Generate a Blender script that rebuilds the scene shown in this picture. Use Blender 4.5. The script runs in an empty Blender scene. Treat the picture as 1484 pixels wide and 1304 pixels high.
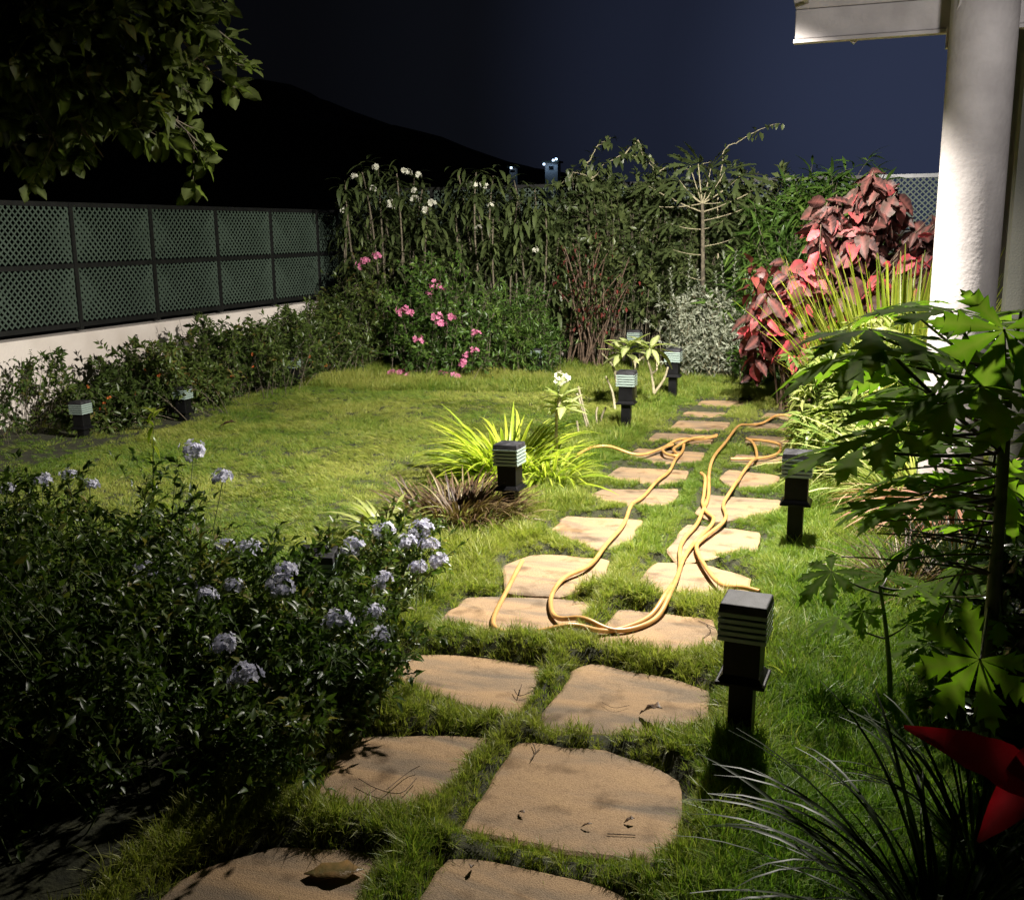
import bpy, math, random
import numpy as np
from mathutils import Matrix, Vector
random.seed(7); RNG = np.random.default_rng(11)
S = bpy.context.scene
# ------------------------------------------------------------------ camera
CAM = np.array([0., 0., 1.6]); FPX = 1500.
YAW, PITCH, ROLL = map(math.radians, (19.8, 11.9, .7))
FW = np.array([-math.sin(YAW)*math.cos(PITCH), math.cos(YAW)*math.cos(PITCH), -math.sin(PITCH)])
_r = np.array([math.cos(YAW), math.sin(YAW), 0.]); _u = np.cross(_r, FW)
RT = math.cos(ROLL)*_r - math.sin(ROLL)*_u; UP = math.cos(ROLL)*_u + math.sin(ROLL)*_r
cam = bpy.data.cameras.new('camera'); cam.sensor_width = 36; cam.lens = 36*FPX/1484; cam.clip_end = 1500; cam.clip_start = .05
co = bpy.data.objects.new('camera', cam); S.collection.objects.link(co)
co.matrix_world = Matrix([[RT[0], UP[0], -FW[0], CAM[0]], [RT[1], UP[1], -FW[1], CAM[1]], [RT[2], UP[2], -FW[2], CAM[2]], [0, 0, 0, 1]])
S.camera = co
def at(x, y, Y):                       # photo pixel -> world point on the vertical plane at distance Y along the path
    d = FW + RT*(x-742)/FPX - UP*(y-652)/FPX
    return CAM + d*(Y/d[1])
def gr(x, y, z=0.):                    # photo pixel -> world point at height z
    d = FW + RT*(x-742)/FPX - UP*(y-652)/FPX
    return CAM + d*((z-1.6)/d[2])
# ------------------------------------------------------------------ night sky
W = bpy.data.worlds.new('World'); S.world = W; W.use_nodes = True
nt = W.node_tree; nt.nodes.clear()
tc = nt.nodes.new('ShaderNodeTexCoord'); dp = nt.nodes.new('ShaderNodeVectorMath'); dp.operation = 'DOT_PRODUCT'
gd = at(1420, 120, 10)-CAM; gd /= np.linalg.norm(gd); dp.inputs[1].default_value = tuple(gd)  # haze glow painted into the sky colour around this direction
cr = nt.nodes.new('ShaderNodeValToRGB'); bg = nt.nodes.new('ShaderNodeBackground'); ow = nt.nodes.new('ShaderNodeOutputWorld')
nt.links.new(tc.outputs['Generated'], dp.inputs[0]); nt.links.new(dp.outputs['Value'], cr.inputs[0])
cr.color_ramp.interpolation = 'EASE'
e = cr.color_ramp.elements; e[0].position = .60; e[0].color = (.0014, .0015, .0020, 1); e[1].position = 1.; e[1].color = (.0245, .0320, .0640, 1)
for p, c in ((.82, (.0020, .0022, .0030, 1)), (.90, (.0034, .0039, .0058, 1)), (.963, (.0108, .0138, .0270, 1))):
    q = e.new(p); q.color = c
bg.inputs['Strength'].default_value = 1.0
nt.links.new(cr.outputs[0], bg.inputs[0]); nt.links.new(bg.outputs[0], ow.inputs[0])
S.view_settings.view_transform = 'Standard'; S.view_settings.look = 'None'
S.view_settings.exposure = 0.0; S.view_settings.gamma = 1
S.cycles.max_bounces = 6; S.cycles.diffuse_bounces = 3; S.cycles.transparent_max_bounces = 6
S.cycles.sample_clamp_indirect = 4
LAMP = (-.48, 5.28, 2.65)              # the floodlight bracketed to the roof beam, just above the frame
def lamp(name, kind, power, aim=None, radius=.05, size=None, blend=1., col=(1, .93, .84), loc=LAMP):
    l = bpy.data.lights.new(name, kind); l.energy = power; l.color = col; l.shadow_soft_size = radius
    if kind == 'SPOT': l.spot_size = math.radians(size); l.spot_blend = blend
    o = bpy.data.objects.new(name, l); S.collection.objects.link(o); o.location = loc
    if aim is not None: o.rotation_euler = (Vector(aim)-Vector(loc)).to_track_quat('-Z', 'Y').to_euler()
    return o
LAMPS = [lamp('floodlight_spill', 'SPOT', 1550, aim=(-1.6, 6.1, 0), size=146), lamp('near_fill_beam', 'SPOT', 360, aim=(-1.0, 3.6, 0), size=92), lamp('side_fill_beam', 'SPOT', 800, aim=(.12, 2.9, 1.45), size=66), lamp('floodlight_beam', 'SPOT', 1250, aim=(-6.4, 7.6, .6), size=100)]  # near and side beams are added to lift the front stones and papaya
LAMP3 = (-.50, 6.25, 3.45)  # unseen light added above the cornice to brighten the back planting
LAMPS3 = [lamp('added_back_fill_beam', 'SPOT', 3600, aim=(-2.7, 12, 1.2), size=92, loc=LAMP3)]
LAMP2 = (.80, 3.3, 3.05)  # unseen light added to brighten the column and beam
LAMPS2 = [lamp('added_column_fill_beam', 'SPOT', 175, aim=(.0, 6.0, 1.9), size=84, blend=1., radius=.12, col=(1, .95, .93), loc=LAMP2)]
# ------------------------------------------------------------------ noise
def _h(i, j, s):
    v = np.sin(i*127.1+j*311.7+s*74.7)*43758.5453
    return v-np.floor(v)
def vn(x, y, s=0):
    x = np.asarray(x, float); y = np.asarray(y, float)
    i = np.floor(x); j = np.floor(y); u = x-i; v = y-j; u = u*u*(3-2*u); v = v*v*(3-2*v)
    return (_h(i, j, s)*(1-u)+_h(i+1, j, s)*u)*(1-v)+(_h(i, j+1, s)*(1-u)+_h(i+1, j+1, s)*u)*v
# ------------------------------------------------------------------ materials
MATS = {}
def mat_new(name):
    m = bpy.data.materials.new(name); m.use_nodes = True; MATS[name] = m
    t = m.node_tree; b = t.nodes['Principled BSDF']; return m, t, b
def N(t, kind, **kw):
    n = t.nodes.new(kind)
    for k, v in kw.items(): setattr(n, k, v)
    return n
def leafmat(name, stops, rough=.42, trans=.3, spec=.4, obj=False, tmul=(1.5, 1.7, .8), bump=0, veins=None):
    m, t, b = mat_new(name)
    a = N(t, 'ShaderNodeAttribute', attribute_name='tint'); fac = a.outputs['Fac']
    if obj:
        oi = N(t, 'ShaderNodeObjectInfo'); ad = N(t, 'ShaderNodeMath', operation='MULTIPLY_ADD'); ad.inputs[1].default_value = 1.0
        ad2 = N(t, 'ShaderNodeMath', operation='ADD'); ad2.inputs[1].default_value = -.5
        t.links.new(fac, ad2.inputs[0]); t.links.new(oi.outputs['Random'], ad.inputs[0]); t.links.new(ad2.outputs[0], ad.inputs[2]); fac = ad.outputs[0]
    tx = N(t, 'ShaderNodeTexCoord'); nz = N(t, 'ShaderNodeTexNoise'); nz.inputs['Scale'].default_value = 14; nz.inputs['Detail'].default_value = 3
    t.links.new(tx.outputs['Object'], nz.inputs['Vector'])
    ma = N(t, 'ShaderNodeMath', operation='MULTIPLY_ADD'); ma.inputs[1].default_value = .5; 
    sb = N(t, 'ShaderNodeMath', operation='SUBTRACT'); sb.inputs[1].default_value = .25
    t.links.new(nz.outputs['Fac'], ma.inputs[0]); t.links.new(fac, sb.inputs[0]); t.links.new(sb.outputs[0], ma.inputs[2])
    r = N(t, 'ShaderNodeValToRGB'); el = r.color_ramp.elements
    el[0].position = stops[0][0]; el[0].color = (*stops[0][1], 1); el[1].position = stops[-1][0]; el[1].color = (*stops[-1][1], 1)
    for p, c in stops[1:-1]: q = el.new(p); q.color = (*c, 1)
    t.links.new(ma.outputs[0], r.inputs[0]); col = r.outputs[0]
    if veins is not None:                       # pale midrib stored with the leaf mesh
        va = N(t, 'ShaderNodeAttribute', attribute_name='rib'); mx = N(t, 'ShaderNodeMixRGB'); mx.inputs[2].default_value = (*veins, 1)
        t.links.new(va.outputs['Fac'], mx.inputs[0]); t.links.new(col, mx.inputs[1]); col = mx.outputs[0]
    t.links.new(col, b.inputs['Base Color']); b.inputs['Roughness'].default_value = rough; b.inputs['Specular IOR Level'].default_value = spec
    if name.startswith('papaya'): b.inputs['IOR'].default_value = G_IOR
    if bump:
        bn = N(t, 'ShaderNodeBump'); bn.inputs['Strength'].default_value = bump; n2 = N(t, 'ShaderNodeTexNoise'); n2.inputs['Scale'].default_value = 60
        t.links.new(tx.outputs['Object'], n2.inputs['Vector']); t.links.new(n2.outputs['Fac'], bn.inputs['Height']); t.links.new(bn.outputs[0], b.inputs['Normal'])
    if trans > 0:
        tr = N(t, 'ShaderNodeBsdfTranslucent'); ml = N(t, 'ShaderNodeMixRGB', blend_type='MULTIPLY'); ml.inputs[0].default_value = 1; ml.inputs[2].default_value = (*tmul, 1)
        t.links.new(col, ml.inputs[1]); t.links.new(ml.outputs[0], tr.inputs[0])
        ms = N(t, 'ShaderNodeMixShader'); ms.inputs[0].default_value = trans
        t.links.new(b.outputs[0], ms.inputs[1]); t.links.new(tr.outputs[0], ms.inputs[2]); t.links.new(ms.outputs[0], t.nodes['Material Output'].inputs[0])
    return m
def surf(name, c1, c2, rough=.6, scale=8, bump=.1, bscale=60, metal=0, spec=.5, detail=5, coord='Object', lo=.35, hi=.65):
    m, t, b = mat_new(name)
    tx = N(t, 'ShaderNodeTexCoord'); nz = N(t, 'ShaderNodeTexNoise'); nz.inputs['Scale'].default_value = scale; nz.inputs['Detail'].default_value = detail
    r = N(t, 'ShaderNodeValToRGB'); r.color_ramp.elements[0].position = lo; r.color_ramp.elements[1].position = hi
    r.color_ramp.elements[0].color = (*c1, 1); r.color_ramp.elements[1].color = (*c2, 1)
    t.links.new(tx.outputs[coord], nz.inputs['Vector']); t.links.new(nz.outputs['Fac'], r.inputs[0]); t.links.new(r.outputs[0], b.inputs['Base Color'])
    b.inputs['Roughness'].default_value = rough; b.inputs['Metallic'].default_value = metal; b.inputs['Specular IOR Level'].default_value = spec
    if bump:
        bn = N(t, 'ShaderNodeBump'); bn.inputs['Strength'].default_value = bump; bn.inputs['Distance'].default_value = .01; n2 = N(t, 'ShaderNodeTexNoise'); n2.inputs['Scale'].default_value = bscale; n2.inputs['Detail'].default_value = 6
        t.links.new(tx.outputs[coord], n2.inputs['Vector']); t.links.new(n2.outputs['Fac'], bn.inputs['Height']); t.links.new(bn.outputs[0], b.inputs['Normal'])
    return m
soil = surf('soil', (.018, .020, .008), (.040, .042, .016), .95, 20, .6, 90)
hillm = surf('hill_vegetation', (.01, .012, .008), (.025, .03, .015), .95, .2, 0)
paint = surf('white_paint', (.36, .335, .325), (.48, .45, .435), .8, 5.0, .35, 45)
wallm = surf('boundary_plaster', (.48, .42, .36), (.74, .68, .62), .85, 1.3, .3, 40, lo=.25, hi=.55)
stuc = surf('house_plaster', (.09, .092, .078), (.12, .12, .10), .85, 2, .3, 90)
black = surf('black_metal', (.003, .003, .0035), (.008, .008, .009), .42, 12, .15, 180, spec=.15)
capm = surf('worn_black_cap', (.010, .010, .012), (.04, .04, .045), .6, 25, .2, 200, spec=.25)
frame = surf('fence_black_metal', (.004, .0045, .004), (.008, .0085, .008), .55, 8, 0)
lit_rail = surf('lit_rail_metal', (.16, .17, .18), (.24, .25, .26), .4, 12, 0)  # pale tone stands for lamp light on the rail's right end
latt = surf('green_grey_lattice', (.045, .068, .050), (.06, .088, .066), .6, 3, 0)
bark = surf('bark', (.05, .042, .028), (.16, .135, .09), .85, 30, .5, 120)
palebark = surf('pale_bark', (.20, .18, .11), (.36, .32, .20), .75, 30, .3, 120)
redstem = surf('reddish_cane', (.05, .032, .02), (.15, .10, .065), .7, 30, .2, 120)
greenstem = surf('green_stem', (.05, .08, .02), (.12, .15, .05), .5, 20, .1, 120)
darkstem = surf('dark_petiole', (.018, .016, .01), (.05, .035, .025), .4, 20, .1, 120)
deadleaf = surf('dead_leaf', (.05, .028, .015), (.13, .075, .035), .5, 40, .3, 120)
oliveleaf = surf('curled_brown_leaf', (.10, .08, .03), (.22, .13, .05), .3, 25, .3, 120)
twigm = surf('dry_twig', (.05, .03, .018), (.12, .075, .04), .8, 30, 0)
hosem = surf('orange_hose', (.44, .23, .07), (.56, .32, .11), .38, 14, .05, 200)
terr = surf('terrace_stone', (.26, .19, .15), (.38, .29, .23), .8, 6, .3, 80)
G_IOR = 1.12
# frosted green glass plates of the bollards
gl, t_, b_ = mat_new('green_edged_glass'); b_.inputs['Base Color'].default_value = (.33, .42, .38, 1); b_.inputs['Roughness'].default_value = .2
b_.inputs['Transmission Weight'].default_value = .25; b_.inputs['IOR'].default_value = 1.45
# flagstone: banded buff sandstone
def stonemat():
    m, t, b = mat_new('sandstone_flag')
    tx = N(t, 'ShaderNodeTexCoord'); oi = N(t, 'ShaderNodeObjectInfo')
    ad = N(t, 'ShaderNodeVectorMath', operation='ADD'); t.links.new(tx.outputs['Object'], ad.inputs[0])
    cb = N(t, 'ShaderNodeVectorMath', operation='SCALE'); cb.inputs[0].default_value = (7, 3, 5); t.links.new(oi.outputs['Random'], cb.inputs['Scale']); t.links.new(cb.outputs[0], ad.inputs[1])
    mp = N(t, 'ShaderNodeMapping'); mp.inputs['Rotation'].default_value = (0, 0, .75); mp.inputs['Scale'].default_value = (1.6, 5.5, 4)
    t.links.new(ad.outputs[0], mp.inputs[0])
    n1 = N(t, 'ShaderNodeTexNoise'); n1.inputs['Scale'].default_value = 1.6; n1.inputs['Detail'].default_value = 6; n1.inputs['Distortion'].default_value = .7
    t.links.new(mp.outputs[0], n1.inputs['Vector'])
    r = N(t, 'ShaderNodeValToRGB'); el = r.color_ramp.elements; el[0].position = .32; el[0].color = (.20, .155, .11, 1); el[1].position = .74; el[1].color = (.43, .285, .15, 1)
    q = el.new(.46); q.color = (.31, .22, .135, 1); q = el.new(.58); q.color = (.39, .26, .145, 1)
    t.links.new(n1.outputs['Fac'], r.inputs[0])
    n2 = N(t, 'ShaderNodeTexNoise'); n2.inputs['Scale'].default_value = 260; n2.inputs['Detail'].default_value = 4; t.links.new(ad.outputs[0], n2.inputs['Vector'])
    r2 = N(t, 'ShaderNodeValToRGB'); r2.color_ramp.elements[0].position = .33; r2.color_ramp.elements[0].color = (.66, .64, .62, 1); r2.color_ramp.elements[1].position = .6
    t.links.new(n2.outputs['Fac'], r2.inputs[0])
    mx = N(t, 'ShaderNodeMixRGB', blend_type='MULTIPLY'); mx.inputs[0].default_value = 1; t.links.new(r.outputs[0], mx.inputs[1]); t.links.new(r2.outputs[0], mx.inputs[2])
    n3 = N(t, 'ShaderNodeTexNoise'); n3.inputs['Scale'].default_value = 9; n3.inputs['Detail'].default_value = 8; t.links.new(ad.outputs[0], n3.inputs['Vector'])
    r3 = N(t, 'ShaderNodeValToRGB'); r3.color_ramp.elements[0].position = .30; r3.color_ramp.elements[0].color = (.5, .47, .43, 1); r3.color_ramp.elements[1].position = .46
    t.links.new(n3.outputs['Fac'], r3.inputs[0])
    m2 = N(t, 'ShaderNodeMixRGB', blend_type='MULTIPLY'); m2.inputs[0].default_value = .95; t.links.new(mx.outputs[0], m2.inputs[1]); t.links.new(r3.outputs[0], m2.inputs[2])
    t.links.new(m2.outputs[0], b.inputs['Base Color']); b.inputs['Roughness'].default_value = .8; b.inputs['Specular IOR Level'].default_value = .25
    ma = N(t, 'ShaderNodeMath', operation='MULTIPLY_ADD'); ma.inputs[1].default_value = 2.2; t.links.new(n1.outputs['Fac'], ma.inputs[0]); t.links.new(n2.outputs['Fac'], ma.inputs[2])
    bn = N(t, 'ShaderNodeBump'); bn.inputs['Strength'].default_value = .55; bn.inputs['Distance'].default_value = .006
    t.links.new(ma.outputs[0], bn.inputs['Height']); t.links.new(bn.outputs[0], b.inputs['Normal'])
    return m
stonem = stonemat()
# foliage colours
G = dict(  # dull, lush and hedge greens are mid-tone leaves
 tree=leafmat('tree_leaf', [(0, (.032, .046, .011)), (.6, (.065, .084, .02)), (.9, (.11, .12, .028)), (1, (.18, .12, .035))], .45, .35, .25, obj=True, veins=(.12, .15, .05), ),
 plumb=leafmat('small_leaf', [(0, (.03, .06, .014)), (.6, (.07, .115, .024)), (.9, (.14, .18, .04)), (1, (.24, .20, .07))], .38, .3, .42),
 hedge=leafmat('hedge_leaf', [(0, (.03, .05, .012)), (.5, (.06, .092, .02)), (.9, (.10, .14, .03)), (1, (.14, .10, .03))], .4, .25, .4),
 back=leafmat('dull_green_leaf', [(0, (.035, .052, .018)), (.6, (.07, .095, .032)), (1, (.12, .15, .05))], .42, .22, .4),
 lush=leafmat('lush_green_leaf', [(0, (.03, .06, .012)), (.6, (.06, .12, .02)), (1, (.12, .19, .035))], .4, .3, .4),
 silver=leafmat('silver_leaf', [(0, (.14, .16, .11)), (1, (.34, .36, .28))], .6, .2, .3),
 pale=leafmat('variegated_leaf', [(0, (.10, .17, .03)), (.45, (.28, .32, .09)), (1, (.52, .50, .24))], .4, .35, .4),
 lime=leafmat('lime_blade', [(0, (.20, .28, .02)), (.5, (.44, .47, .04)), (1, (.60, .60, .12))], .35, .35, .45, obj=True, veins=(.16, .26, .03)),
 red=leafmat('red_leaf', [(0, (.03, .012, .011)), (.2, (.055, .022, .018)), (.42, (.075, .05, .038)), (.50, (.15, .055, .05)), (.58, (.24, .05, .05)), (.70, (.46, .045, .06)), (1, (.52, .075, .09))], .6, .22, .5, obj=True, tmul=(1.3, .7, .7), veins=(.17, .06, .05), bump=.3),
 maroon=leafmat('maroon_leaf', [(0, (.06, .015, .013)), (1, (.20, .045, .035))], .45, .25, .4, tmul=(1.3, .7, .7)),
 cord=leafmat('crimson_leaf', [(0, (.18, .006, .012)), (1, (.34, .014, .03))], .4, .25, .5, obj=True, tmul=(1.2, .5, .5), veins=(.26, .04, .05), bump=.4),
 papaya=leafmat('papaya_leaf', [(0, (.045, .095, .010)), (1, (.10, .17, .018))], .75, .55, .05, obj=True, tmul=(2.2, 2.7, .6), veins=(.09, .12, .045)),
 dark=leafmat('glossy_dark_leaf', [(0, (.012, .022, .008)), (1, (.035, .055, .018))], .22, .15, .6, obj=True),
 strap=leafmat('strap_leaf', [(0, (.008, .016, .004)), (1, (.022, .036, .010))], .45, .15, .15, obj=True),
 brown=leafmat('brown_blade', [(0, (.035, .018, .010)), (.6, (.10, .06, .03)), (1, (.20, .16, .07))], .5, .2, .4),
 dry=leafmat('dry_red_frond', [(0, (.16, .07, .04)), (.5, (.32, .15, .10)), (1, (.50, .36, .22))], .6, .25, .3),
 fran=leafmat('frangipani_leaf', [(0, (.08, .12, .03)), (1, (.24, .28, .09))], .38, .35, .4, obj=True, veins=(.4, .42, .2)),
 white=leafmat('white_petal', [(0, (.55, .55, .45)), (1, (.8, .8, .68))], .6, .35, .2, tmul=(1, 1, .9)),
 pink=leafmat('pink_petal', [(0, (.50, .12, .26)), (1, (.80, .34, .48))], .6, .35, .2, tmul=(1, .8, .9)),
 blue=leafmat('pale_blue_petal', [(0, (.48, .49, .62)), (1, (.76, .76, .86))], .6, .3, .2, tmul=(1, 1, 1)),
 orange=leafmat('orange_petal', [(0, (.42, .08, .02)), (1, (.60, .18, .05))], .6, .3, .2, tmul=(1, 1, .9)),
)
# ------------------------------------------------------------------ mesh accumulation
class Acc:
    def __init__(s): s.v = []; s.f = []; s.t = []; s.r = []; s.n = 0
    def add(s, V, F, tint=.5, rib=0.):
        V = np.asarray(V, float).reshape(-1, 3); F = np.asarray(F, int)
        s.v.append(V); s.f.append(F+s.n); s.n += len(V)
        s.t.append(np.broadcast_to(np.asarray(tint, float), (len(V),)).copy()); s.r.append(np.broadcast_to(np.asarray(rib, float), (len(V),)).copy())
        return s
    def mesh(s, name, mat, smooth=True):
        me = bpy.data.meshes.new(name); V = np.concatenate(s.v)
        tot = np.concatenate([np.full(len(f), f.shape[1]) for f in s.f]); loops = np.concatenate([f.ravel() for f in s.f])
        me.vertices.add(len(V)); me.vertices.foreach_set('co', V.ravel().astype('f4'))
        me.loops.add(len(loops)); me.loops.foreach_set('vertex_index', loops.astype('i4'))
        me.polygons.add(len(tot)); st = np.concatenate([[0], np.cumsum(tot)[:-1]])
        me.polygons.foreach_set('loop_start', st.astype('i4')); me.polygons.foreach_set('loop_total', tot.astype('i4'))
        me.polygons.foreach_set('use_smooth', np.full(len(tot), smooth, bool))
        me.update(calc_edges=True)
        a = me.attributes.new('tint', 'FLOAT', 'POINT'); a.data.foreach_set('value', np.concatenate(s.t).astype('f4'))
        a = me.attributes.new('rib', 'FLOAT', 'POINT'); a.data.foreach_set('value', np.concatenate(s.r).astype('f4'))
        me.materials.append(mat); return me
    def build(s, name, mat, parent=None, smooth=True, kind=None, label=None):
        return ob(name, s.mesh(name, mat, smooth), parent, kind=kind, label=label)
def ob(name, me, parent=None, loc=None, mtx=None, kind=None, label=None):
    o = bpy.data.objects.new(name, me); S.collection.objects.link(o)
    if loc is not None: o.location = loc
    if mtx is not None: o.matrix_local = mtx
    if parent is not None: o.parent = parent
    if kind: o['kind'] = kind
    if label: o['label'] = label
    return o
def thing(name, label, cat, loc=(0, 0, 0), group=None):
    o = bpy.data.objects.new(name, None); S.collection.objects.link(o); o.location = tuple(loc); o.empty_display_size = .1
    o['label'] = label; o['category'] = cat
    if group: o['group'] = group
    return o
def tag(o, label, cat, group=None):
    o['label'] = label; o['category'] = cat
    if group: o['group'] = group
    return o
BOXF = np.array([[0, 3, 2, 1], [4, 5, 6, 7], [0, 1, 5, 4], [1, 2, 6, 5], [2, 3, 7, 6], [3, 0, 4, 7]])
def boxv(x0, x1, y0, y1, z0, z1):
    return np.array([[x0, y0, z0], [x1, y0, z0], [x1, y1, z0], [x0, y1, z0], [x0, y0, z1], [x1, y0, z1], [x1, y1, z1], [x0, y1, z1]], float)
def box(x0, x1, y0, y1, z0, z1, acc=None, M=None):
    a = acc or Acc(); V = boxv(x0, x1, y0, y1, z0, z1)
    if M is not None: V = V@M.T
    return a.add(V, BOXF)
def bev(o, w=.004, n=2):
    m = o.modifiers.new('bevel', 'BEVEL'); m.width = w; m.segments = n; m.limit_method = 'ANGLE'; return o
def nrm(a): return a/np.maximum(np.linalg.norm(a, axis=-1, keepdims=True), 1e-9)
def tubes(C, rad, sides=4):
    """C (n,K,3) curves, rad (K,) or (n,K)"""
    C = np.asarray(C, float); n, K, _ = C.shape; T = nrm(np.gradient(C, axis=1)); ref = np.where(np.abs(T[..., 2:3]) > .9, np.array([1., 0, 0]), np.array([0, 0, 1.]))
    ref = np.broadcast_to(ref[:, :1], C.shape) if K > 1 else ref
    A = nrm(np.cross(T, ref)); B = np.cross(T, A); rad = np.broadcast_to(np.asarray(rad, float), (n, K))[..., None]
    rings = [C+rad*(A*math.cos(2*math.pi*k/sides)+B*math.sin(2*math.pi*k/sides)) for k in range(sides)]
    V = np.stack(rings, axis=2)                     # n,K,s,3
    i = np.arange(n)[:, None, None]*K*sides; k = np.arange(K-1)[None, :, None]*sides; s_ = np.arange(sides)[None, None, :]; s2 = (s_+1) % sides
    F = np.stack([i+k+s_, i+k+s2, i+k+sides+s2, i+k+sides+s_], -1).reshape(-1, 4)
    return V.reshape(-1, 3), F
def bez(P0, P1, P2, K):
    t = np.linspace(0, 1, K)[None, :, None]; P0, P1, P2 = (np.asarray(p, float)[:, None, :] for p in (P0, P1, P2))
    return (1-t)**2*P0+2*t*(1-t)*P1+t*t*P2
# leaf templates: unit length along +Y, upper face +Z
def tpl_small(w=.42, fold=.12, droop=.15):
    V = np.array([[0, 0, 0], [-w/2, .45, fold], [0, .48, 0], [w/2, .45, fold], [0, 1, -droop]]); F = np.array([[0, 2, 1], [0, 3, 2], [1, 2, 4], [2, 3, 4]])
    return V, F, np.zeros(5)
def tpl_leaf(n=5, w=.45, fold=.1, droop=.3, peak=.4, wave=0., petiole=0., notch=0.):
    V = []; R = []
    for i in range(n+1):
        t = i/n; p = peak
        wd = w/2*(math.sin(math.pi*min(1, t/(2*p))) if t < p else math.cos(math.pi/2*((t-p)/(1-p)))**.85)
        wd = max(wd, .012); z = -droop*t*t; y = petiole+t
        wob = wave*math.sin(i*2.3)
        back = -notch*math.exp(-t*7)
        V += [[-wd, y+back, z+fold*wd*2+wob*wd], [0, y, z], [wd, y+back, z+fold*wd*2-wob*wd]]; R += [0, 1, 0]
    F = [[3*i+j, 3*i+j+1, 3*i+j+4, 3*i+j+3] for i in range(n) for j in (0, 1)]
    return np.array(V), np.array(F), np.array(R, float)
def tpl_quilt(n=12, w=.62, fold=.12, droop=.4, wave=.3):
    V = []; R = []; xs = (-1, -.5, 0, .5, 1)
    for i in range(n+1):
        t = i/n; wd = w/2*((math.sin(math.pi*min(1, t/.72))**.75) if t < .36 else math.cos(math.pi/2*((t-.36)/.64))**.8); wd = max(wd, .01)
        for x in xs:
            ax = abs(x); z = -droop*t*t+fold*wd*2*ax+.022*math.cos(i*math.pi-.0)*(ax > .2)*(ax < .9)+wave*.12*math.sin(i*1.9+x*2)*ax
            V.append([x*wd, t-.07*math.exp(-t*7)*ax-.05*ax*(1-t), z]); R.append(1. if x == 0 else (.28 if (i % 2 == 0 and ax < .9) else 0.))
    F = [[5*i+j, 5*i+j+1, 5*i+j+6, 5*i+j+5] for i in range(n) for j in range(4)]
    return np.array(V), np.array(F), np.array(R, float)
def tpl_strap(n=8, w=.05, droop=.8, fold=.3, curl=0.):
    """arching blade; unit arc length starting along +Y"""
    V = []; R = []; y = z = 0.; ang = 0.
    for i in range(n+1):
        t = i/n; wd = w/2*min(1, .55+2*t)*(1-t**3)**.9+.0015
        V += [[-wd, y, z+fold*wd], [0, y, z], [wd, y, z+fold*wd]]; R += [0, .8, 0]
        ang = -droop*(t**1.4)*1.6; y += math.cos(ang)/n; z += math.sin(ang)/n
    F = [[3*i+j, 3*i+j+1, 3*i+j+4, 3*i+j+3] for i in range(n) for j in (0, 1)]
    return np.array(V), np.array(F), np.array(R, float)
def frames(D, U=None, spin=None):
    D = nrm(np.asarray(D, float)); U = np.broadcast_to(np.array([0, 0, 1.]) if U is None else U, D.shape)
    X = np.cross(D, U); bad = np.linalg.norm(X, axis=-1) < 1e-3; X[bad] = [1, 0, 0]; X = nrm(X); Z = np.cross(X, D)
    if spin is not None:
        c = np.cos(spin)[:, None]; s = np.sin(spin)[:, None]; X, Z = X*c+Z*s, Z*c-X*s
    return np.stack([X, D, Z], axis=-2)              # rows = axes
def leaves(acc, tpl, P, D, S_, tint=None, spin=None, U=None):
    V, F, R = tpl; P = np.asarray(P, float); n = len(P); fr = frames(D, U, spin); S_ = np.broadcast_to(np.asarray(S_, float), (n,))
    VV = np.einsum('vi,nij->nvj', V, fr)*S_[:, None, None]+P[:, None]
    FF = (F[None]+np.arange(n)[:, None, None]*len(V)).reshape(-1, F.shape[1])
    if tint is None: tint = RNG.random(n)
    acc.add(VV.reshape(-1, 3), FF, np.repeat(tint, len(V)), np.tile(R, n)); return acc
def leafobjs(parent, meshes, P, D, S_, spin=None, name='leaf', limit=300, mat=None, tpls=None, U=None):
    """individual leaf parts (shared meshes); the rest joined as one stuff part"""
    P = np.asarray(P, float); n = len(P); fr = frames(D, U, spin); S_ = np.broadcast_to(np.asarray(S_, float), (n,)); base = np.array(parent.location)
    order = np.argsort(np.linalg.norm(P-CAM, axis=1)) if n > limit else np.arange(n)
    for i in order[:limit]:
        M = Matrix.Identity(4); A = fr[i]*S_[i]
        for r in range(3):
            for c in range(3): M[r][c] = A[c][r]
            M[r][3] = P[i][r]-base[r]
        ob(name, meshes[i % len(meshes)], parent, mtx=M)
    rest = order[limit:]
    if len(rest):
        a = Acc(); leaves(a, tpls[0], P[rest]-base, np.asarray(D)[rest], S_[rest], spin=None if spin is None else spin[rest])
        a.build('foliage', mat, parent, kind='stuff')
def meshes_of(tpls, mat, name='leaf'):
    out = []
    for tp in tpls:
        a = Acc(); a.add(tp[0], tp[1], .5, tp[2]); out.append(a.mesh(name, mat))
    return out
def rnd(n, s=1.): return RNG.normal(size=(n, 3))*s
def ball(n, shell=.4):
    d = nrm(RNG.normal(size=(n, 3))); return d*(shell+(1-shell)*RNG.random((n, 1)))**.6
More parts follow.
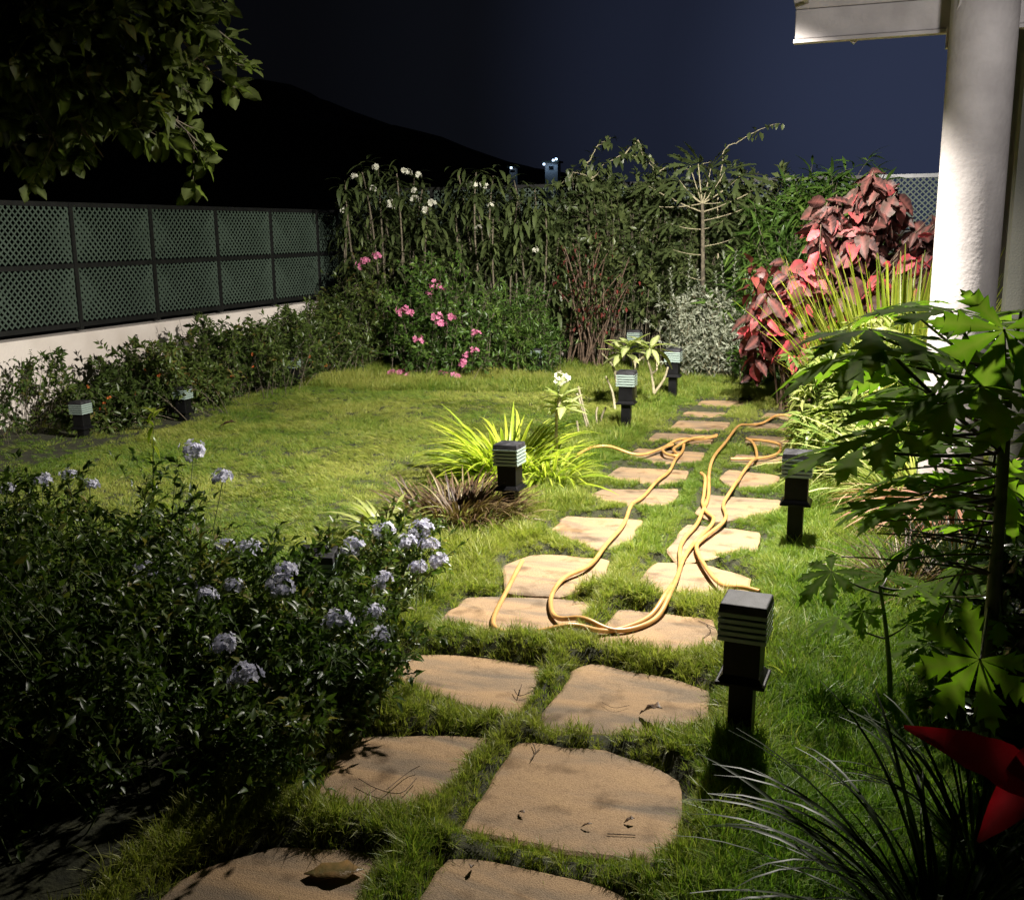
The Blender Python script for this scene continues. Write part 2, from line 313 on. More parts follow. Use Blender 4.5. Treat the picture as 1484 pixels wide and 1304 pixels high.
def bush(name, label, cat, base, blobs, n_twig, per, lsize, mat, tpl=None, stem=bark, stem_r=.006, spread=.15, group=None, sub=3, sublen=.16, hang=0., clumped=.5, nbase=1, root=None, arch=.25, lvar=.35, tmin=.35, stemname='stem'):
    """leafy shrub: stems bend from the root into the crown, side twigs carry the leaves. blobs: (centre, radii, weight)"""
    base = np.array(base, float); r = root or thing(name, label, cat, base, group)
    w = np.array([b[2] for b in blobs], float); w /= w.sum(); idx = RNG.choice(len(blobs), n_twig, p=w)
    Cn = np.array([b[0] for b in blobs], float)[idx]; Rd = np.array([b[1] for b in blobs], float)[idx]
    tips = Cn+ball(n_twig, .25)*Rd; tips[:, 2] = np.maximum(tips[:, 2], .05)
    b0 = np.tile(base, (n_twig, 1)); b0[:, :2] += RNG.normal(size=(n_twig, 2))*spread
    # stems start under their crown so wide hedges do not fan out of one spot
    fol = np.clip(nbase, 0, 1)
    if nbase > 1: b0[:, :2] = b0[:, :2]*.25+(tips[:, :2]+RNG.normal(size=(n_twig, 2))*.12)*.75
    b0[:, 2] = base[2]
    mid = b0*.45+tips*.55; mid[:, 2] = b0[:, 2]+(tips[:, 2]-b0[:, 2])*(.5+arch)+RNG.normal(size=n_twig)*.04
    C = bez(b0, mid, tips, 7)
    a = Acc(); V, F = tubes(C-base, np.linspace(1, .35, 7)*stem_r, 3); a.add(V, F)
    m = n_twig*sub; src = RNG.integers(0, n_twig, m); tt = RNG.uniform(tmin, 1, m)
    f = tt*6; i0 = np.minimum(f.astype(int), 5); fr = (f-i0)[:, None]; q0 = C[src, i0]*(1-fr)+C[src, i0+1]*fr
    dirs = nrm(rnd(m)+np.array([0, 0, .35-hang])+nrm(tips-b0)[src]*.6); L = sublen*RNG.uniform(.5, 1.3, (m, 1))
    q2 = q0+dirs*L; q2[:, 2] -= hang*.1; q2[:, 2] = np.maximum(q2[:, 2], .03); q1 = (q0+q2)/2+np.array([0, 0, .03])
    C2 = bez(q0, q1, q2, 4); V, F = tubes(C2-base, np.linspace(1, .4, 4)*stem_r*.4, 3); a.add(V, F)
    a.build(stemname, stem, r)
    k = m*per; s2 = np.repeat(np.arange(m), per); u = RNG.uniform(.05, 1, k); f = u*3; i0 = np.minimum(f.astype(int), 2); fr = (f-i0)[:, None]
    P = C2[s2, i0]*(1-fr)+C2[s2, i0+1]*fr
    tan = nrm(C2[s2, 3]-C2[s2, 0]); D = nrm(tan*.55+nrm(rnd(k))*.8+np.array([0, 0, .1-hang]))
    sz = lsize*RNG.uniform(1-lvar, 1+lvar, k); cl = vn(P[:, 0]*5+P[:, 2]*3, P[:, 1]*5+P[:, 2]*4, 3)
    tint = np.clip(.5+(cl-.5)*clumped*1.6+RNG.normal(size=k)*.18, 0, 1)
    a = Acc(); leaves(a, tpl or tpl_small(), P-base, D, sz, tint, spin=RNG.normal(size=k)*.7); a.build('foliage', mat, r, kind='stuff')
    return r
# flower clusters
FLW = {}
def cluster_mesh(key, mat, npet, rad, pet, flat=.6):
    a = Acc(); d = nrm(RNG.normal(size=(npet, 3))); d[:, 2] = np.abs(d[:, 2])*flat; d = nrm(d)
    P = d*rad*RNG.uniform(.45, 1, (npet, 1))*(.8+.5*vn(d[:, 0]*3, d[:, 1]*3, npet))[:, None]; T = np.cross(d, nrm(rnd(npet)))
    for k in range(5):                                # five petals round each floret
        an = k*2*math.pi/5; B = np.cross(d, nrm(T)); D = nrm(T)*math.cos(an)+B*math.sin(an)
        leaves(a, (np.array([[0, 0, 0], [-.38, .65, 0], [0, 1, .05], [.38, .65, 0]]), np.array([[0, 1, 2, 3]]), np.zeros(4)), P, D+d*.25, pet, RNG.random(npet), U=d+1e-3)
    return a.mesh('flower_cluster', mat)
def flower_meshes(key, mat, npet, rad, pet, n=3, flat=.6): FLW[key] = [cluster_mesh(key, mat, npet, rad, pet, flat) for _ in range(n)]
flower_meshes('blue', G['blue'], 40, .046, .016, 3, 1.); flower_meshes('pink', G['pink'], 12, .075, .036); flower_meshes('white', G['white'], 5, .05, .035); flower_meshes('tiny', G['orange'], 3, .02, .012); flower_meshes('cream', G['white'], 4, .035, .022)
flower_meshes('whitefar', G['white'], 7, .10, .055)
def flowers(parent, key, pts, name='flower_cluster', scale=1.):
    b = np.array(parent.location)
    for i, p in enumerate(pts):
        q = np.array(p, float)-b
        ob(name, FLW[key][i % len(FLW[key])], parent, mtx=Matrix.Translation(tuple(q)) @ Matrix.Rotation(random.random()*6, 4, 'Z') @ Matrix.Rotation(random.uniform(-.5, .7), 4, 'X') @ Matrix.Scale(scale*random.uniform(.8, 1.2), 4))
# ================================================================== GROUND
STN = [  # photo outlines of the flagstones in the two files of the path
 [(200, 1330), (300, 1252), (400, 1220), (500, 1226), (552, 1240), (520, 1282), (480, 1345)],
 [(462, 1140), (492, 1100), (524, 1063), (640, 1060), (706, 1063), (668, 1105), (607, 1158), (530, 1168)],
 [(561, 982), (597, 941), (700, 948), (779, 960), (772, 992), (743, 1030), (655, 1010)],
 [(636, 903), (678, 864), (770, 864), (856, 870), (842, 893), (795, 924), (715, 918)],
 [(735, 817), (772, 805), (821, 806), (882, 813), (872, 844), (815, 856), (745, 850)],
 [(802, 768), (819, 750), (929, 756), (912, 785), (872, 790)],
 [(858, 719), (872, 711), (982, 712), (968, 734), (915, 736)],
 [(879, 692), (899, 677), (996, 683), (990, 698), (940, 699)],
 [(912, 664), (925, 651), (1020, 656), (1014, 669), (950, 670)],
 [(941, 642), (952, 630), (1034, 633), (1027, 646)],
 [(973, 621), (984, 611), (1058, 614), (1048, 624)],
 [(988, 605), (996, 597), (1052, 598), (1042, 607)],
 [(1010, 590), (1020, 582), (1084, 583), (1076, 591)],
 [(590, 1345), (613, 1303), (652, 1238), (726, 1245), (836, 1269), (908, 1291), (940, 1345)],
 [(676, 1196), (715, 1135), (751, 1081), (771, 1075), (876, 1085), (945, 1109), (981, 1127), (975, 1220), (937, 1241), (783, 1218)],
 [(787, 1046), (810, 1008), (836, 970), (856, 960), (985, 984), (1026, 998), (1018, 1048), (950, 1058), (864, 1058)],
 [(862, 932), (878, 908), (900, 883), (1030, 897), (1044, 937), (985, 947)],
 [(929, 840), (952, 814), (1020, 818), (1086, 835), (1082, 858), (954, 856)],
 [(973, 792), (994, 762), (1100, 773), (1094, 797), (988, 810)],
 [(1010, 742), (1029, 720), (1130, 728), (1126, 744), (1040, 753)],
 [(1044, 694), (1056, 684), (1128, 692), (1118, 706), (1063, 706)],
 [(1060, 671), (1068, 660), (1134, 664), (1126, 674)],
 [(1080, 643), (1088, 633), (1155, 637), (1144, 649)],
 [(1084, 621), (1092, 614), (1148, 616), (1140, 625)],
 [(1104, 606), (1110, 600), (1160, 602), (1152, 609)],
]
def wobble(poly, seed, step=.05, amp=.006):
    pts = []; n = len(poly)
    for i in range(n):
        a = poly[i]; b = poly[(i+1) % n]; k = max(2, int(np.linalg.norm(b-a)/step))
        for j in range(k):
            t = j/k; p = a*(1-t)+b*t; pts.append(p+RNG.normal(size=2)*amp)
    pts = np.array(pts)
    pts = (np.roll(pts, 1, 0)+6*pts+np.roll(pts, -1, 0))/8
    return pts
stones2d = [wobble(np.array([gr(x, y, .012)[:2] for x, y in s]), i) for i, s in enumerate(STN)]
for q_ in stones2d:
    c_ = q_.mean(0); q_[:] = c_+(q_-c_)*[1.06, 1.07 if c_[1] < 4 else 1.22]-[0, .015 if c_[1] < 4 else .035]
def inside(poly, X, Y):
    r = np.zeros(X.shape, bool); n = len(poly)
    for i in range(n):
        x1, y1 = poly[i]; x2, y2 = poly[(i+1) % n]
        if y1 == y2: continue
        c = ((y1 > Y) != (y2 > Y)) & (X < (x2-x1)*(Y-y1)/(y2-y1)+x1); r ^= c
    return r
def edist(poly, X, Y):
    d = np.full(X.shape, 9.)
    n = len(poly)
    for i in range(n):
        a = poly[i]; b = poly[(i+1) % n]; ab = b-a; t = np.clip(((X-a[0])*ab[0]+(Y-a[1])*ab[1])/max(ab@ab, 1e-9), 0, 1)
        d = np.minimum(d, np.hypot(X-a[0]-t*ab[0], Y-a[1]-t*ab[1]))
    return d
def stone_sd(X, Y):                    # signed distance to the nearest flagstone (negative inside)
    D = np.full(X.shape, 9.)
    for p in stones2d:
        m = (X > p[:, 0].min()-.3) & (X < p[:, 0].max()+.3) & (Y > p[:, 1].min()-.3) & (Y < p[:, 1].max()+.3)
        if not m.any(): continue
        x = X[m]; y = Y[m]; d = edist(p, x, y)*np.where(inside(p, x, y), -1, 1); D[m] = np.minimum(D[m], d)
    return D
def height(X, Y, sd=None):
    X = np.asarray(X, float); Y = np.asarray(Y, float)
    if sd is None: sd = stone_sd(X, Y)
    n = vn(X*3.1, Y*3.1, 1)*.5+vn(X*7.3, Y*7.3, 2)*.3+vn(X*15, Y*15, 5)*.2
    near = np.exp(-np.maximum(np.maximum(-1.9-X, X+.25), 0)*2.2)        # tussocky ground along the path
    h = .004+n*(.034+.040*near)
    k = np.clip(sd/.06, 0, 1); k = k*k*(3-2*k)
    return np.where(sd < 0, -.03, -.012+(h+.012)*k)
gx = np.arange(-8.2, 3.61, .05); gy = np.arange(.4, 14.01, .05); GX, GY = np.meshgrid(gx, gy)
GZ = height(GX.ravel(), GY.ravel()); nx, ny = len(gx), len(gy)
a = Acc(); i = (np.arange(ny-1)[:, None]*nx+np.arange(nx-1)[None]).ravel()
a.add(np.stack([GX.ravel(), GY.ravel(), GZ], 1), np.stack([i, i+1, i+nx+1, i+nx], 1)); gd_ = a.build('ground', soil, kind='structure')
# land beyond the garden and the hill
def terrain(name, x0, x1, y0, y1, n, f, mat):
    X, Y = np.meshgrid(np.linspace(x0, x1, n), np.linspace(y0, y1, n)); Z = f(X, Y); a = Acc()
    i = (np.arange(n-1)[:, None]*n+np.arange(n-1)[None]).ravel(); a.add(np.stack([X.ravel(), Y.ravel(), Z.ravel()], 1), np.stack([i, i+1, i+n+1, i+n], 1)); return a.build(name, mat, kind='structure')
terrain('land', -600, 600, -300, 900, 60, lambda X, Y: np.full(X.shape, -.25), hillm)
def hillf(X, Y):
    d = np.exp(-((X+130)/60)**2-((Y-190)/55)**2)*27 + np.exp(-((X+235)/85)**2-((Y-200)/70)**2)*27+np.exp(-((X+60)/40)**2-((Y-200)/60)**2)*6
    return d*(.9+.18*vn(X/14, Y/14, 8)+.05*vn(X/4, Y/4, 9))-1.2
terrain('hill', -420, 130, 70, 380, 130, hillf, hillm)
# ------------------------------------------------------------------ path stones
path = bpy.data.objects.new('path', None); S.collection.objects.link(path); path['kind'] = 'structure'
for k, p in enumerate(stones2d):
    c = p.mean(0); n = len(p); ins = c+(p-c)*(1-.012/np.linalg.norm(p-c, axis=1, keepdims=True)); ins2 = c+(p-c)*.62
    tz = random.uniform(-.006, .006); tx, ty = random.uniform(-.008, .008), random.uniform(-.008, .008)
    zr = .010+.014*min(1, max(0, (c[1]-3.6)/1.5))
    def zz(q, e=0.): return zr+tz+(q-c)@np.array([tx, ty])+e+(vn(q[:, 0]*6+k, q[:, 1]*6, 4)-.5)*.004
    V = np.concatenate([np.c_[p, np.full(n, -.035)], np.c_[p, zz(p, -.006)], np.c_[ins, zz(ins)], np.c_[ins2, zz(ins2)], [[c[0], c[1], zr+tz]]])
    V[:, :2] -= c; j = np.arange(n); j2 = (j+1) % n; a = Acc()
    if ((p[j2, 0]-p[:, 0])*(p[j2, 1]+p[:, 1])).sum() > 0: j, j2 = j2, j
    for r in range(3): a.add(V if r == 0 else np.zeros((0, 3)), np.stack([j+r*n, j2+r*n, j2+r*n+n, j+r*n+n], 1)-(0 if r == 0 else len(V)))
    a.f[-1] = a.f[-1]
    a.add(np.zeros((0, 3)), np.stack([j+3*n, j2+3*n, np.full(n, 4*n)], 1)-len(V))
    ob('stone', a.mesh('stone', stonem, False), path, loc=(c[0], c[1], 0))
HOSE = [
 [(757, 812), (736, 850), (715, 889), (720, 907), (751, 917), (791, 921), (840, 917), (890, 909), (935, 893), (962, 873), (979, 842), (986, 818), (985, 795), (994, 777), (1012, 758), (1019, 739), (1027, 720), (1027, 696), (1033, 672), (1050, 649), (1065, 631), (1078, 622), (1104, 614), (1125, 608), (1150, 608)],
 [(1040, 634), (1029, 634), (1001, 638), (992, 644), (990, 653), (980, 666), (971, 683), (954, 697), (935, 718), (916, 736), (905, 760), (882, 787), (856, 820), (820, 836), (801, 856), (798, 874), (807, 893), (848, 905), (896, 911), (941, 899), (967, 877), (981, 840), (992, 806), (1016, 777), (1031, 762), (1034, 752), (1024, 743), (1018, 730), (1020, 720), (1022, 702), (1016, 694)],
 [(1100, 872), (1066, 862), (1040, 846), (1020, 820), (1009, 797), (1014, 786), (1033, 771), (1050, 758), (1052, 747), (1048, 735), (1052, 724), (1067, 709), (1070, 698), (1078, 685), (1091, 674), (1097, 664), (1093, 651), (1082, 641)],
 [(1059, 667), (1093, 667), (1115, 664), (1131, 658), (1127, 651), (1104, 646), (1084, 641)],
 [(836, 674), (850, 664), (874, 660), (900, 662), (932, 662), (958, 653), (978, 646), (1010, 641), (1038, 637)],
 [(975, 648), (960, 654), (966, 662), (984, 664), (975, 655), (990, 648), (1020, 644)],
]
def smooth_curve(P, k=8):
    P = np.asarray(P, float); P = np.vstack([2*P[0]-P[1], P, 2*P[-1]-P[-2]]); out = []
    for i in range(1, len(P)-2):
        for t in np.linspace(0, 1, k, endpoint=False):
            a_, b_2, c_2, d_ = P[i-1], P[i], P[i+1], P[i+2]
            out.append(.5*((2*b_2)+(-a_+c_2)*t+(2*a_-5*b_2+4*c_2-d_)*t*t+(-a_+3*b_2-3*c_2+d_)*t**3))
    out.append(P[-2]); return np.array(out)
# ------------------------------------------------------------------ grass
def tuft(nb, rad, hlo, hhi, wid, lean, comb=0., seg=3):
    a = Acc(); n = nb; r = rad*np.sqrt(RNG.random(n)); th = RNG.random(n)*6.283; P = np.stack([r*np.cos(th), r*np.sin(th), -.004*np.ones(n)], 1)
    az = th+RNG.normal(size=n)*.9; L = RNG.uniform(hlo, hhi, n); ln = RNG.uniform(.1, lean, n)
    dx = np.cos(az)*ln+comb; dy = np.sin(az)*ln; px = -np.sin(az+RNG.normal(size=n)*.6); py = np.cos(az)
    rows = []
    for s in range(seg+1):
        t = s/seg; w = wid*(1-t)**.7*.5+.0002; k = t**1.5
        C = P+np.stack([dx*k*L, dy*k*L, L*(t-.32*t*t*(np.hypot(dx, dy)))], 1); o = np.stack([px*w, py*w, 0*px], 1); rows += [C-o, C+o]
    V = np.stack(rows, 1); m = V.shape[1]; F = np.array([[2*s, 2*s+1, 2*s+3, 2*s+2] for s in range(seg)])
    a.add(V.reshape(-1, 3), (F[None]+np.arange(n)[:, None, None]*m).reshape(-1, 4), np.repeat(RNG.random(n), m)); return a
gm, t, b = mat_new('grass_blade')
A1 = N(t, 'ShaderNodeAttribute', attribute_name='tint'); A2 = N(t, 'ShaderNodeAttribute', attribute_name='gt', attribute_type='INSTANCER')
mm = N(t, 'ShaderNodeMath', operation='MULTIPLY_ADD'); mm.inputs[1].default_value = .45; t.links.new(A1.outputs['Fac'], mm.inputs[0]); t.links.new(A2.outputs['Fac'], mm.inputs[2])
r = N(t, 'ShaderNodeValToRGB'); el = r.color_ramp.elements; el[0].position = 0; el[0].color = (.030, .065, .010, 1); el[1].position = 1.25/1.3; el[1].color = (.33, .34, .08, 1)
for p_, c_ in ((.3, (.06, .128, .014)), (.5, (.11, .20, .024)), (.72, (.185, .245, .034))): q = el.new(p_); q.color = (*c_, 1)
t.links.new(mm.outputs[0], r.inputs[0]); t.links.new(r.outputs[0], b.inputs['Base Color']); b.inputs['Roughness'].default_value = .45; b.inputs['Specular IOR Level'].default_value = .35
tr = N(t, 'ShaderNodeBsdfTranslucent'); ms = N(t, 'ShaderNodeMixShader'); ms.inputs[0].default_value = .38; ml = N(t, 'ShaderNodeMixRGB', blend_type='MULTIPLY'); ml.inputs[0].default_value = 1; ml.inputs[2].default_value = (1.3, 1.5, .8, 1)
t.links.new(r.outputs[0], ml.inputs[1]); t.links.new(ml.outputs[0], tr.inputs[0]); t.links.new(b.outputs[0], ms.inputs[1]); t.links.new(tr.outputs[0], ms.inputs[2]); t.links.new(ms.outputs[0], t.nodes['Material Output'].inputs[0])
tc_ = bpy.data.collections.new('grass_tufts')
specs = [(30, .030, .035, .075, .0036, 1.1, 0), (26, .028, .04, .085, .0034, 1.4, 0), (34, .034, .03, .06, .0038, 1.0, 0), (44, .045, .018, .034, .0032, 1.1, .9), (44, .05, .016, .032, .0034, 1.3, 1.2), (40, .045, .020, .040, .0032, 1.2, .6)]
for k, s_ in enumerate(specs):
    me = tuft(*s_).mesh('tuft%d' % k, gm); tc_.objects.link(bpy.data.objects.new('grass_tuft_%d' % k, me))
def grass_points(x0, x1, y0, y1, dens):
    n = int((x1-x0)*(y1-y0)*dens); return RNG.uniform(x0, x1, n), RNG.uniform(y0, y1, n)
gxs, gys = [], []
for ar in ((-2.9, 1.3, 1.3, 4.6, 2100), (-2.5, 1.2, 4.6, 8, 2300), (-5.6, -2.5, 3.0, 8, 800), (-2.5, .6, 8, 10.5, 900), (-6, .8, 8, 11.6, 560), (-4.2, -2.9, 1.8, 3.0, 300), (-3.6, .5, 11.6, 12.7, 200), (-7, -5.6, 4.2, 9, 110)):
    X, Y = grass_points(*ar); gxs.append(X); gys.append(Y)
X = np.concatenate(gxs); Y = np.concatenate(gys)
sd = stone_sd(X, Y); keep = (sd > -.016+.026*vn(X*9, Y*9, 44)) & ~((X > .5) & (Y < 3.4)) & ~((X > .62) & (Y < 6)) & ~((X < -1.74) & (Y < 2.5)) & ~((X < -2.0) & (Y < 3.3))  # near-left grass left out; dark soil stands in for the bush's shade
X, Y, sd = X[keep], Y[keep], sd[keep]; Z = height(X, Y, sd)
pathy = (X > -2.25+.25*vn(X*2, Y*2, 6)) | (Y > 9.3+.5*vn(X, Y, 7)); pathy |= (Y < 3.2)
# lawn sits a little lower and is combed; long tufts follow the path
far = np.clip((Y-3)/7, 0, 1)
idx = np.where(pathy, RNG.integers(0, 3, len(X)), RNG.integers(3, 6, len(X)))
cl = vn(X*2.6, Y*2.6, 12)*.55+vn(X*6, Y*6, 13)*.45
sc = np.where(pathy, .62+.72*cl, .46+.5*cl)*(1+.30*far)*RNG.uniform(.8, 1.2, len(X))
sc *= np.where(sd < .07, .74, 1.)
strip = pathy & (sd < .14) & (X > -1.75) & (X < -.4); sc = np.where(strip, sc*np.where(Y > 4.4, .58, .80), sc)
hp = np.vstack([smooth_curve([gr(x, y, .04)[:2] for x, y in h], 4) for h in HOSE]); hd_ = np.full(len(X), 9.); nearp = np.where((X > -2.4) & (X < 0))[0]
for c_ in range(0, len(nearp), 4000):
    ii = nearp[c_:c_+4000]; hd_[ii] = np.sqrt(((X[ii, None]-hp[None, :, 0])**2+(Y[ii, None]-hp[None, :, 1])**2).min(1))
sc = np.where(hd_ < .05, sc*.45, sc); sc = np.where(pathy & (Y > 4.6) & (X > -1.8) & (X < -.4), sc*np.clip(1-.10*(Y-4.6), .70, 1), sc)
flow = 2.6+1.6*(vn(X*1.7, Y*1.7, 21)-.5)*3
rz = np.where(pathy, RNG.uniform(0, 6.28, len(X)), flow+RNG.normal(size=len(X))*.5)
dry = np.where(pathy, .22+.38*vn(X*1.2, Y*1.2, 31)+.22*vn(X*5, Y*5, 33), .19+.30*vn(X*.9, Y*1.3, 32)+.30*vn(X*4.5, Y*4.5, 34))
dry += np.where(RNG.random(len(X)) < .03, .35, 0)
dry -= .12*((X < -2.2) & (Y < 4.3)); dry -= .13*np.clip((X+.45)*3, 0, 1)*(Y < 5.2)  # lower tint at near left; darker right side imitates weaker lamp light
me = bpy.data.meshes.new('grass'); me.vertices.add(len(X)); me.vertices.foreach_set('co', np.stack([X, Y, Z], 1).ravel().astype('f4'))
def pat(n_, ty, v):
    a = me.attributes.new(n_, ty, 'POINT'); a.data.foreach_set('vector' if ty == 'FLOAT_VECTOR' else 'value', v)
pat('rot', 'FLOAT_VECTOR', np.stack([RNG.normal(size=len(X))*.22, RNG.normal(size=len(X))*.22, rz], 1).ravel().astype('f4'))
pat('sc', 'FLOAT', sc.astype('f4')); pat('gt', 'FLOAT', dry.astype('f4')); pat('ti', 'INT', idx.astype('i4'))
go = ob('grass', me, kind='stuff'); tag(go, 'green lawn and tussocky grass growing around the stepping stones', 'grass'); go['kind'] = 'stuff'
ng = bpy.data.node_groups.new('grass', 'GeometryNodeTree'); ng.interface.new_socket('Geometry', in_out='INPUT', socket_type='NodeSocketGeometry'); ng.interface.new_socket('Geometry', in_out='OUTPUT', socket_type='NodeSocketGeometry')
gi = ng.nodes.new('NodeGroupInput'); gout = ng.nodes.new('NodeGroupOutput'); ip = ng.nodes.new('GeometryNodeInstanceOnPoints'); ci = ng.nodes.new('GeometryNodeCollectionInfo')
ci.inputs['Collection'].default_value = tc_; ci.inputs['Separate Children'].default_value = True; ci.inputs['Reset Children'].default_value = True
def na(n_, ty):
    x = ng.nodes.new('GeometryNodeInputNamedAttribute'); x.data_type = ty; x.inputs['Name'].default_value = n_; return x.outputs['Attribute']
e2r = ng.nodes.new('FunctionNodeEulerToRotation')
ng.links.new(na('rot', 'FLOAT_VECTOR'), e2r.inputs[0]); ng.links.new(e2r.outputs[0], ip.inputs['Rotation']); ng.links.new(na('sc', 'FLOAT'), ip.inputs['Scale']); ng.links.new(na('ti', 'INT'), ip.inputs['Instance Index'])
ip.inputs['Pick Instance'].default_value = True
ng.links.new(gi.outputs[0], ip.inputs['Points']); ng.links.new(ci.outputs[0], ip.inputs['Instance']); ng.links.new(ip.outputs[0], gout.inputs[0])
md = go.modifiers.new('grass', 'NODES'); md.node_group = ng
# ================================================================== HOUSE CORNER
hz = thing('house', 'white house corner with round column and roof beam at right', 'house', (.37, 5.8, 0))
HB = np.array([.37, 5.8, 0.])
def hpart(name, acc, mat, smooth=False, bw=0):
    for v in acc.v: v -= HB
    o = acc.build(name, mat, hz, smooth)
    if bw: bev(o, bw)
    return o
col_bot = at(1405, 430, 5.8); cr_ = .158
n = 48; th = np.linspace(0, 2*math.pi, n, endpoint=False); cx = .372
prof = [(0, .20), (.10, .20), (.12, .165), (.16, .158), (2.0, .156), (4.2, .154)]
V = np.concatenate([np.stack([cx+r_*np.cos(th), 5.8+r_*np.sin(th), np.full(n, z)], 1) for z, r_ in prof]); j = np.arange(n); j2 = (j+1) % n
hpart('column', Acc().add(V, np.concatenate([np.stack([j+k*n, j2+k*n, j2+k*n+n, j+k*n+n], 1) for k in range(len(prof)-1)])), paint, True)
# roof beam: vertical fascia under a flared cornice, seen from its end
YB0, YB1 = 5.98, 6.05; zb = at(1152, 58, 6)[2]; xb = at(1152, 58, 6)[0]
zt = at(1151, 16, 6)[2]
hpart('beam', box(xb, 3.5, YB0, YB1, zb, zt), paint, bw=.006)
a = Acc(); V = np.array([[xb, YB0, zt], [3.5, YB0, zt], [3.5, YB1, zt], [xb, YB1, zt], [xb-.16, YB0-.16, zt+.55], [3.5, YB0-.16, zt+.55], [3.5, YB1+.05, zt+.55], [xb-.16, YB1+.05, zt+.55]]); a.add(V+[0, 0, .002], BOXF)
hpart('cornice', a, paint, bw=.004)
hpart('drip_edge', box(xb-.006, 3.5, YB0-.010, YB1-.02, zb-.022, zb-.003), paint, bw=.002)
hpart('roof', box(.62, 3.6, YB0-.3, 12.2, zt+.556, zt+.72), paint)
hpart('wall', box(.62, 3.6, 6.30, 6.5, 0, zt+.55), stuc)
hpart('side_wall', box(.80, .95, 6.505, 12.2, 0, zt+.55), stuc)
hpart('plinth', box(.64, 3.6, 5.6, 6.295, 0, .16), terr, bw=.008)
pb = at(1378, 42, 5.9); pc = at(1377, 72, 5.9)
hpart('bracket', box(pb[0]-.02, pb[0]+.008, 5.86, 5.90, pc[2], pb[2]+.01), paint, bw=.003)
cpts = np.array([[at(1398, -60, 5.70), at(1392, 5, 5.70), at(1380, 38, 5.78), at(1379, 55, 5.80), at(1377, 72, 5.84)]])
V, F = tubes(cpts, .009, 8); hpart('conduit', Acc().add(V, F), paint, True)
# the floodlight itself, bracketed off the beam end, above the picture
fl = thing('floodlight', 'small white floodlight bracketed above the beam end', 'floodlight', (LAMP[0], LAMP[1], LAMP[2]))
box(-.09, .09, -.03, .05, .085, .10).build('housing', paint, fl, False)
box(-.012, .012, .0, .73, .10, .115).build('bracket', paint, fl, False)
for l in LAMPS: l.parent = fl; l.location = (0, 0, 0)
fl = thing('added_column_fill', 'added unseen light that brightens the round column and beam', 'spotlight', LAMP2)
box(-.05, .05, -.05, .02, .06, .10).build('housing', paint, fl, False)
fl3 = thing('added_back_fill', 'added unseen light above the cornice that brightens the far plants', 'floodlight', LAMP3)
box(-.07, .07, -.10, -.03, -.06, .06).build('housing', paint, fl3, False); box(-.012, .012, -.12, -.102, -.25, .03).build('bracket', paint, fl3, False)
for l in LAMPS3: l.parent = fl3; l.location = (0, 0, 0)
for l in LAMPS2: l.parent = fl; l.location = (0, 0, 0)
# little sensor hanging from the beam
sp = at(1234, 50, 6.03); sn = thing('garden_sensor', 'small pale square spotlight hanging under the white roof beam', 'spotlight', sp)
V, F = tubes(np.array([[[-.012, 0, .03], [-.014, 0, .012], [-.008, 0, -.002], [.004, 0, -.01]]]), .0045, 6); Acc().add(V, F).build('stem', paint, sn)
c_, s_ = math.cos(.75), math.sin(.75); M_ = np.array([[c_, 0, s_], [0, 1, 0], [-s_, 0, c_]])
hb = box(-.014, .020, -.016, .016, -.022, .012, M=M_); hb.v[0] += [.014, 0, -.022]; bev(hb.build('head', paint, sn, False), .003)
# ================================================================== BOUNDARY WALL AND FENCES
FX = -6.99
bw_ = box(FX-.2, FX, 1.0, 12.80, -.1, .735); o = bw_.build('boundary_wall', wallm, None, False); bev(o, .008); tag(o, 'low cream plastered wall under the green lattice fence', 'wall')
ow_ = box(-6.985, 3.6, 12.78, 12.98, -.1, .90); o = ow_.build('boundary_wall', wallm, None, False); bev(o, .008); tag(o, 'low plastered wall behind the flowering plants at the far end', 'wall')
def lattice_mesh(w, h, name, pitch=.047, strip=.028, th=.005):
    """diagonal lattice clipped to a w x h panel, in the YZ plane"""
    a = Acc()
    for sgn, x in ((1, 0.), (-1, th)):
        k = -int((w+h)/(pitch*1.414))-2
        while k*pitch*1.414 < w+h:
            c0 = k*pitch*1.414                       # line  z = sgn*(y) + c
            for _ in (0,):
                if sgn > 0: y0 = max(0, -c0); y1 = min(w, h-c0); f = lambda y: y+c0
                else: y0 = max(0, c0-h); y1 = min(w, c0); f = lambda y: c0-y
                if y1-y0 > .02:
                    hw = strip/2*1.414
                    pts = [(y0, f(y0)-hw), (y1, f(y1)-hw), (y1, f(y1)+hw), (y0, f(y0)+hw)]
                    pts = [(yy, min(max(zz_, 0), h)) for yy, zz_ in pts]
                    V = [[x+e_, p[0], p[1]] for e_ in (0, th-.0005) for p in pts]; a.add(V, np.array([[0, 1, 2, 3], [7, 6, 5, 4], [0, 4, 5, 1], [1, 5, 6, 2], [2, 6, 7, 3], [3, 7, 4, 0]]))
            k += 1
    return a.mesh(name, latt, False)
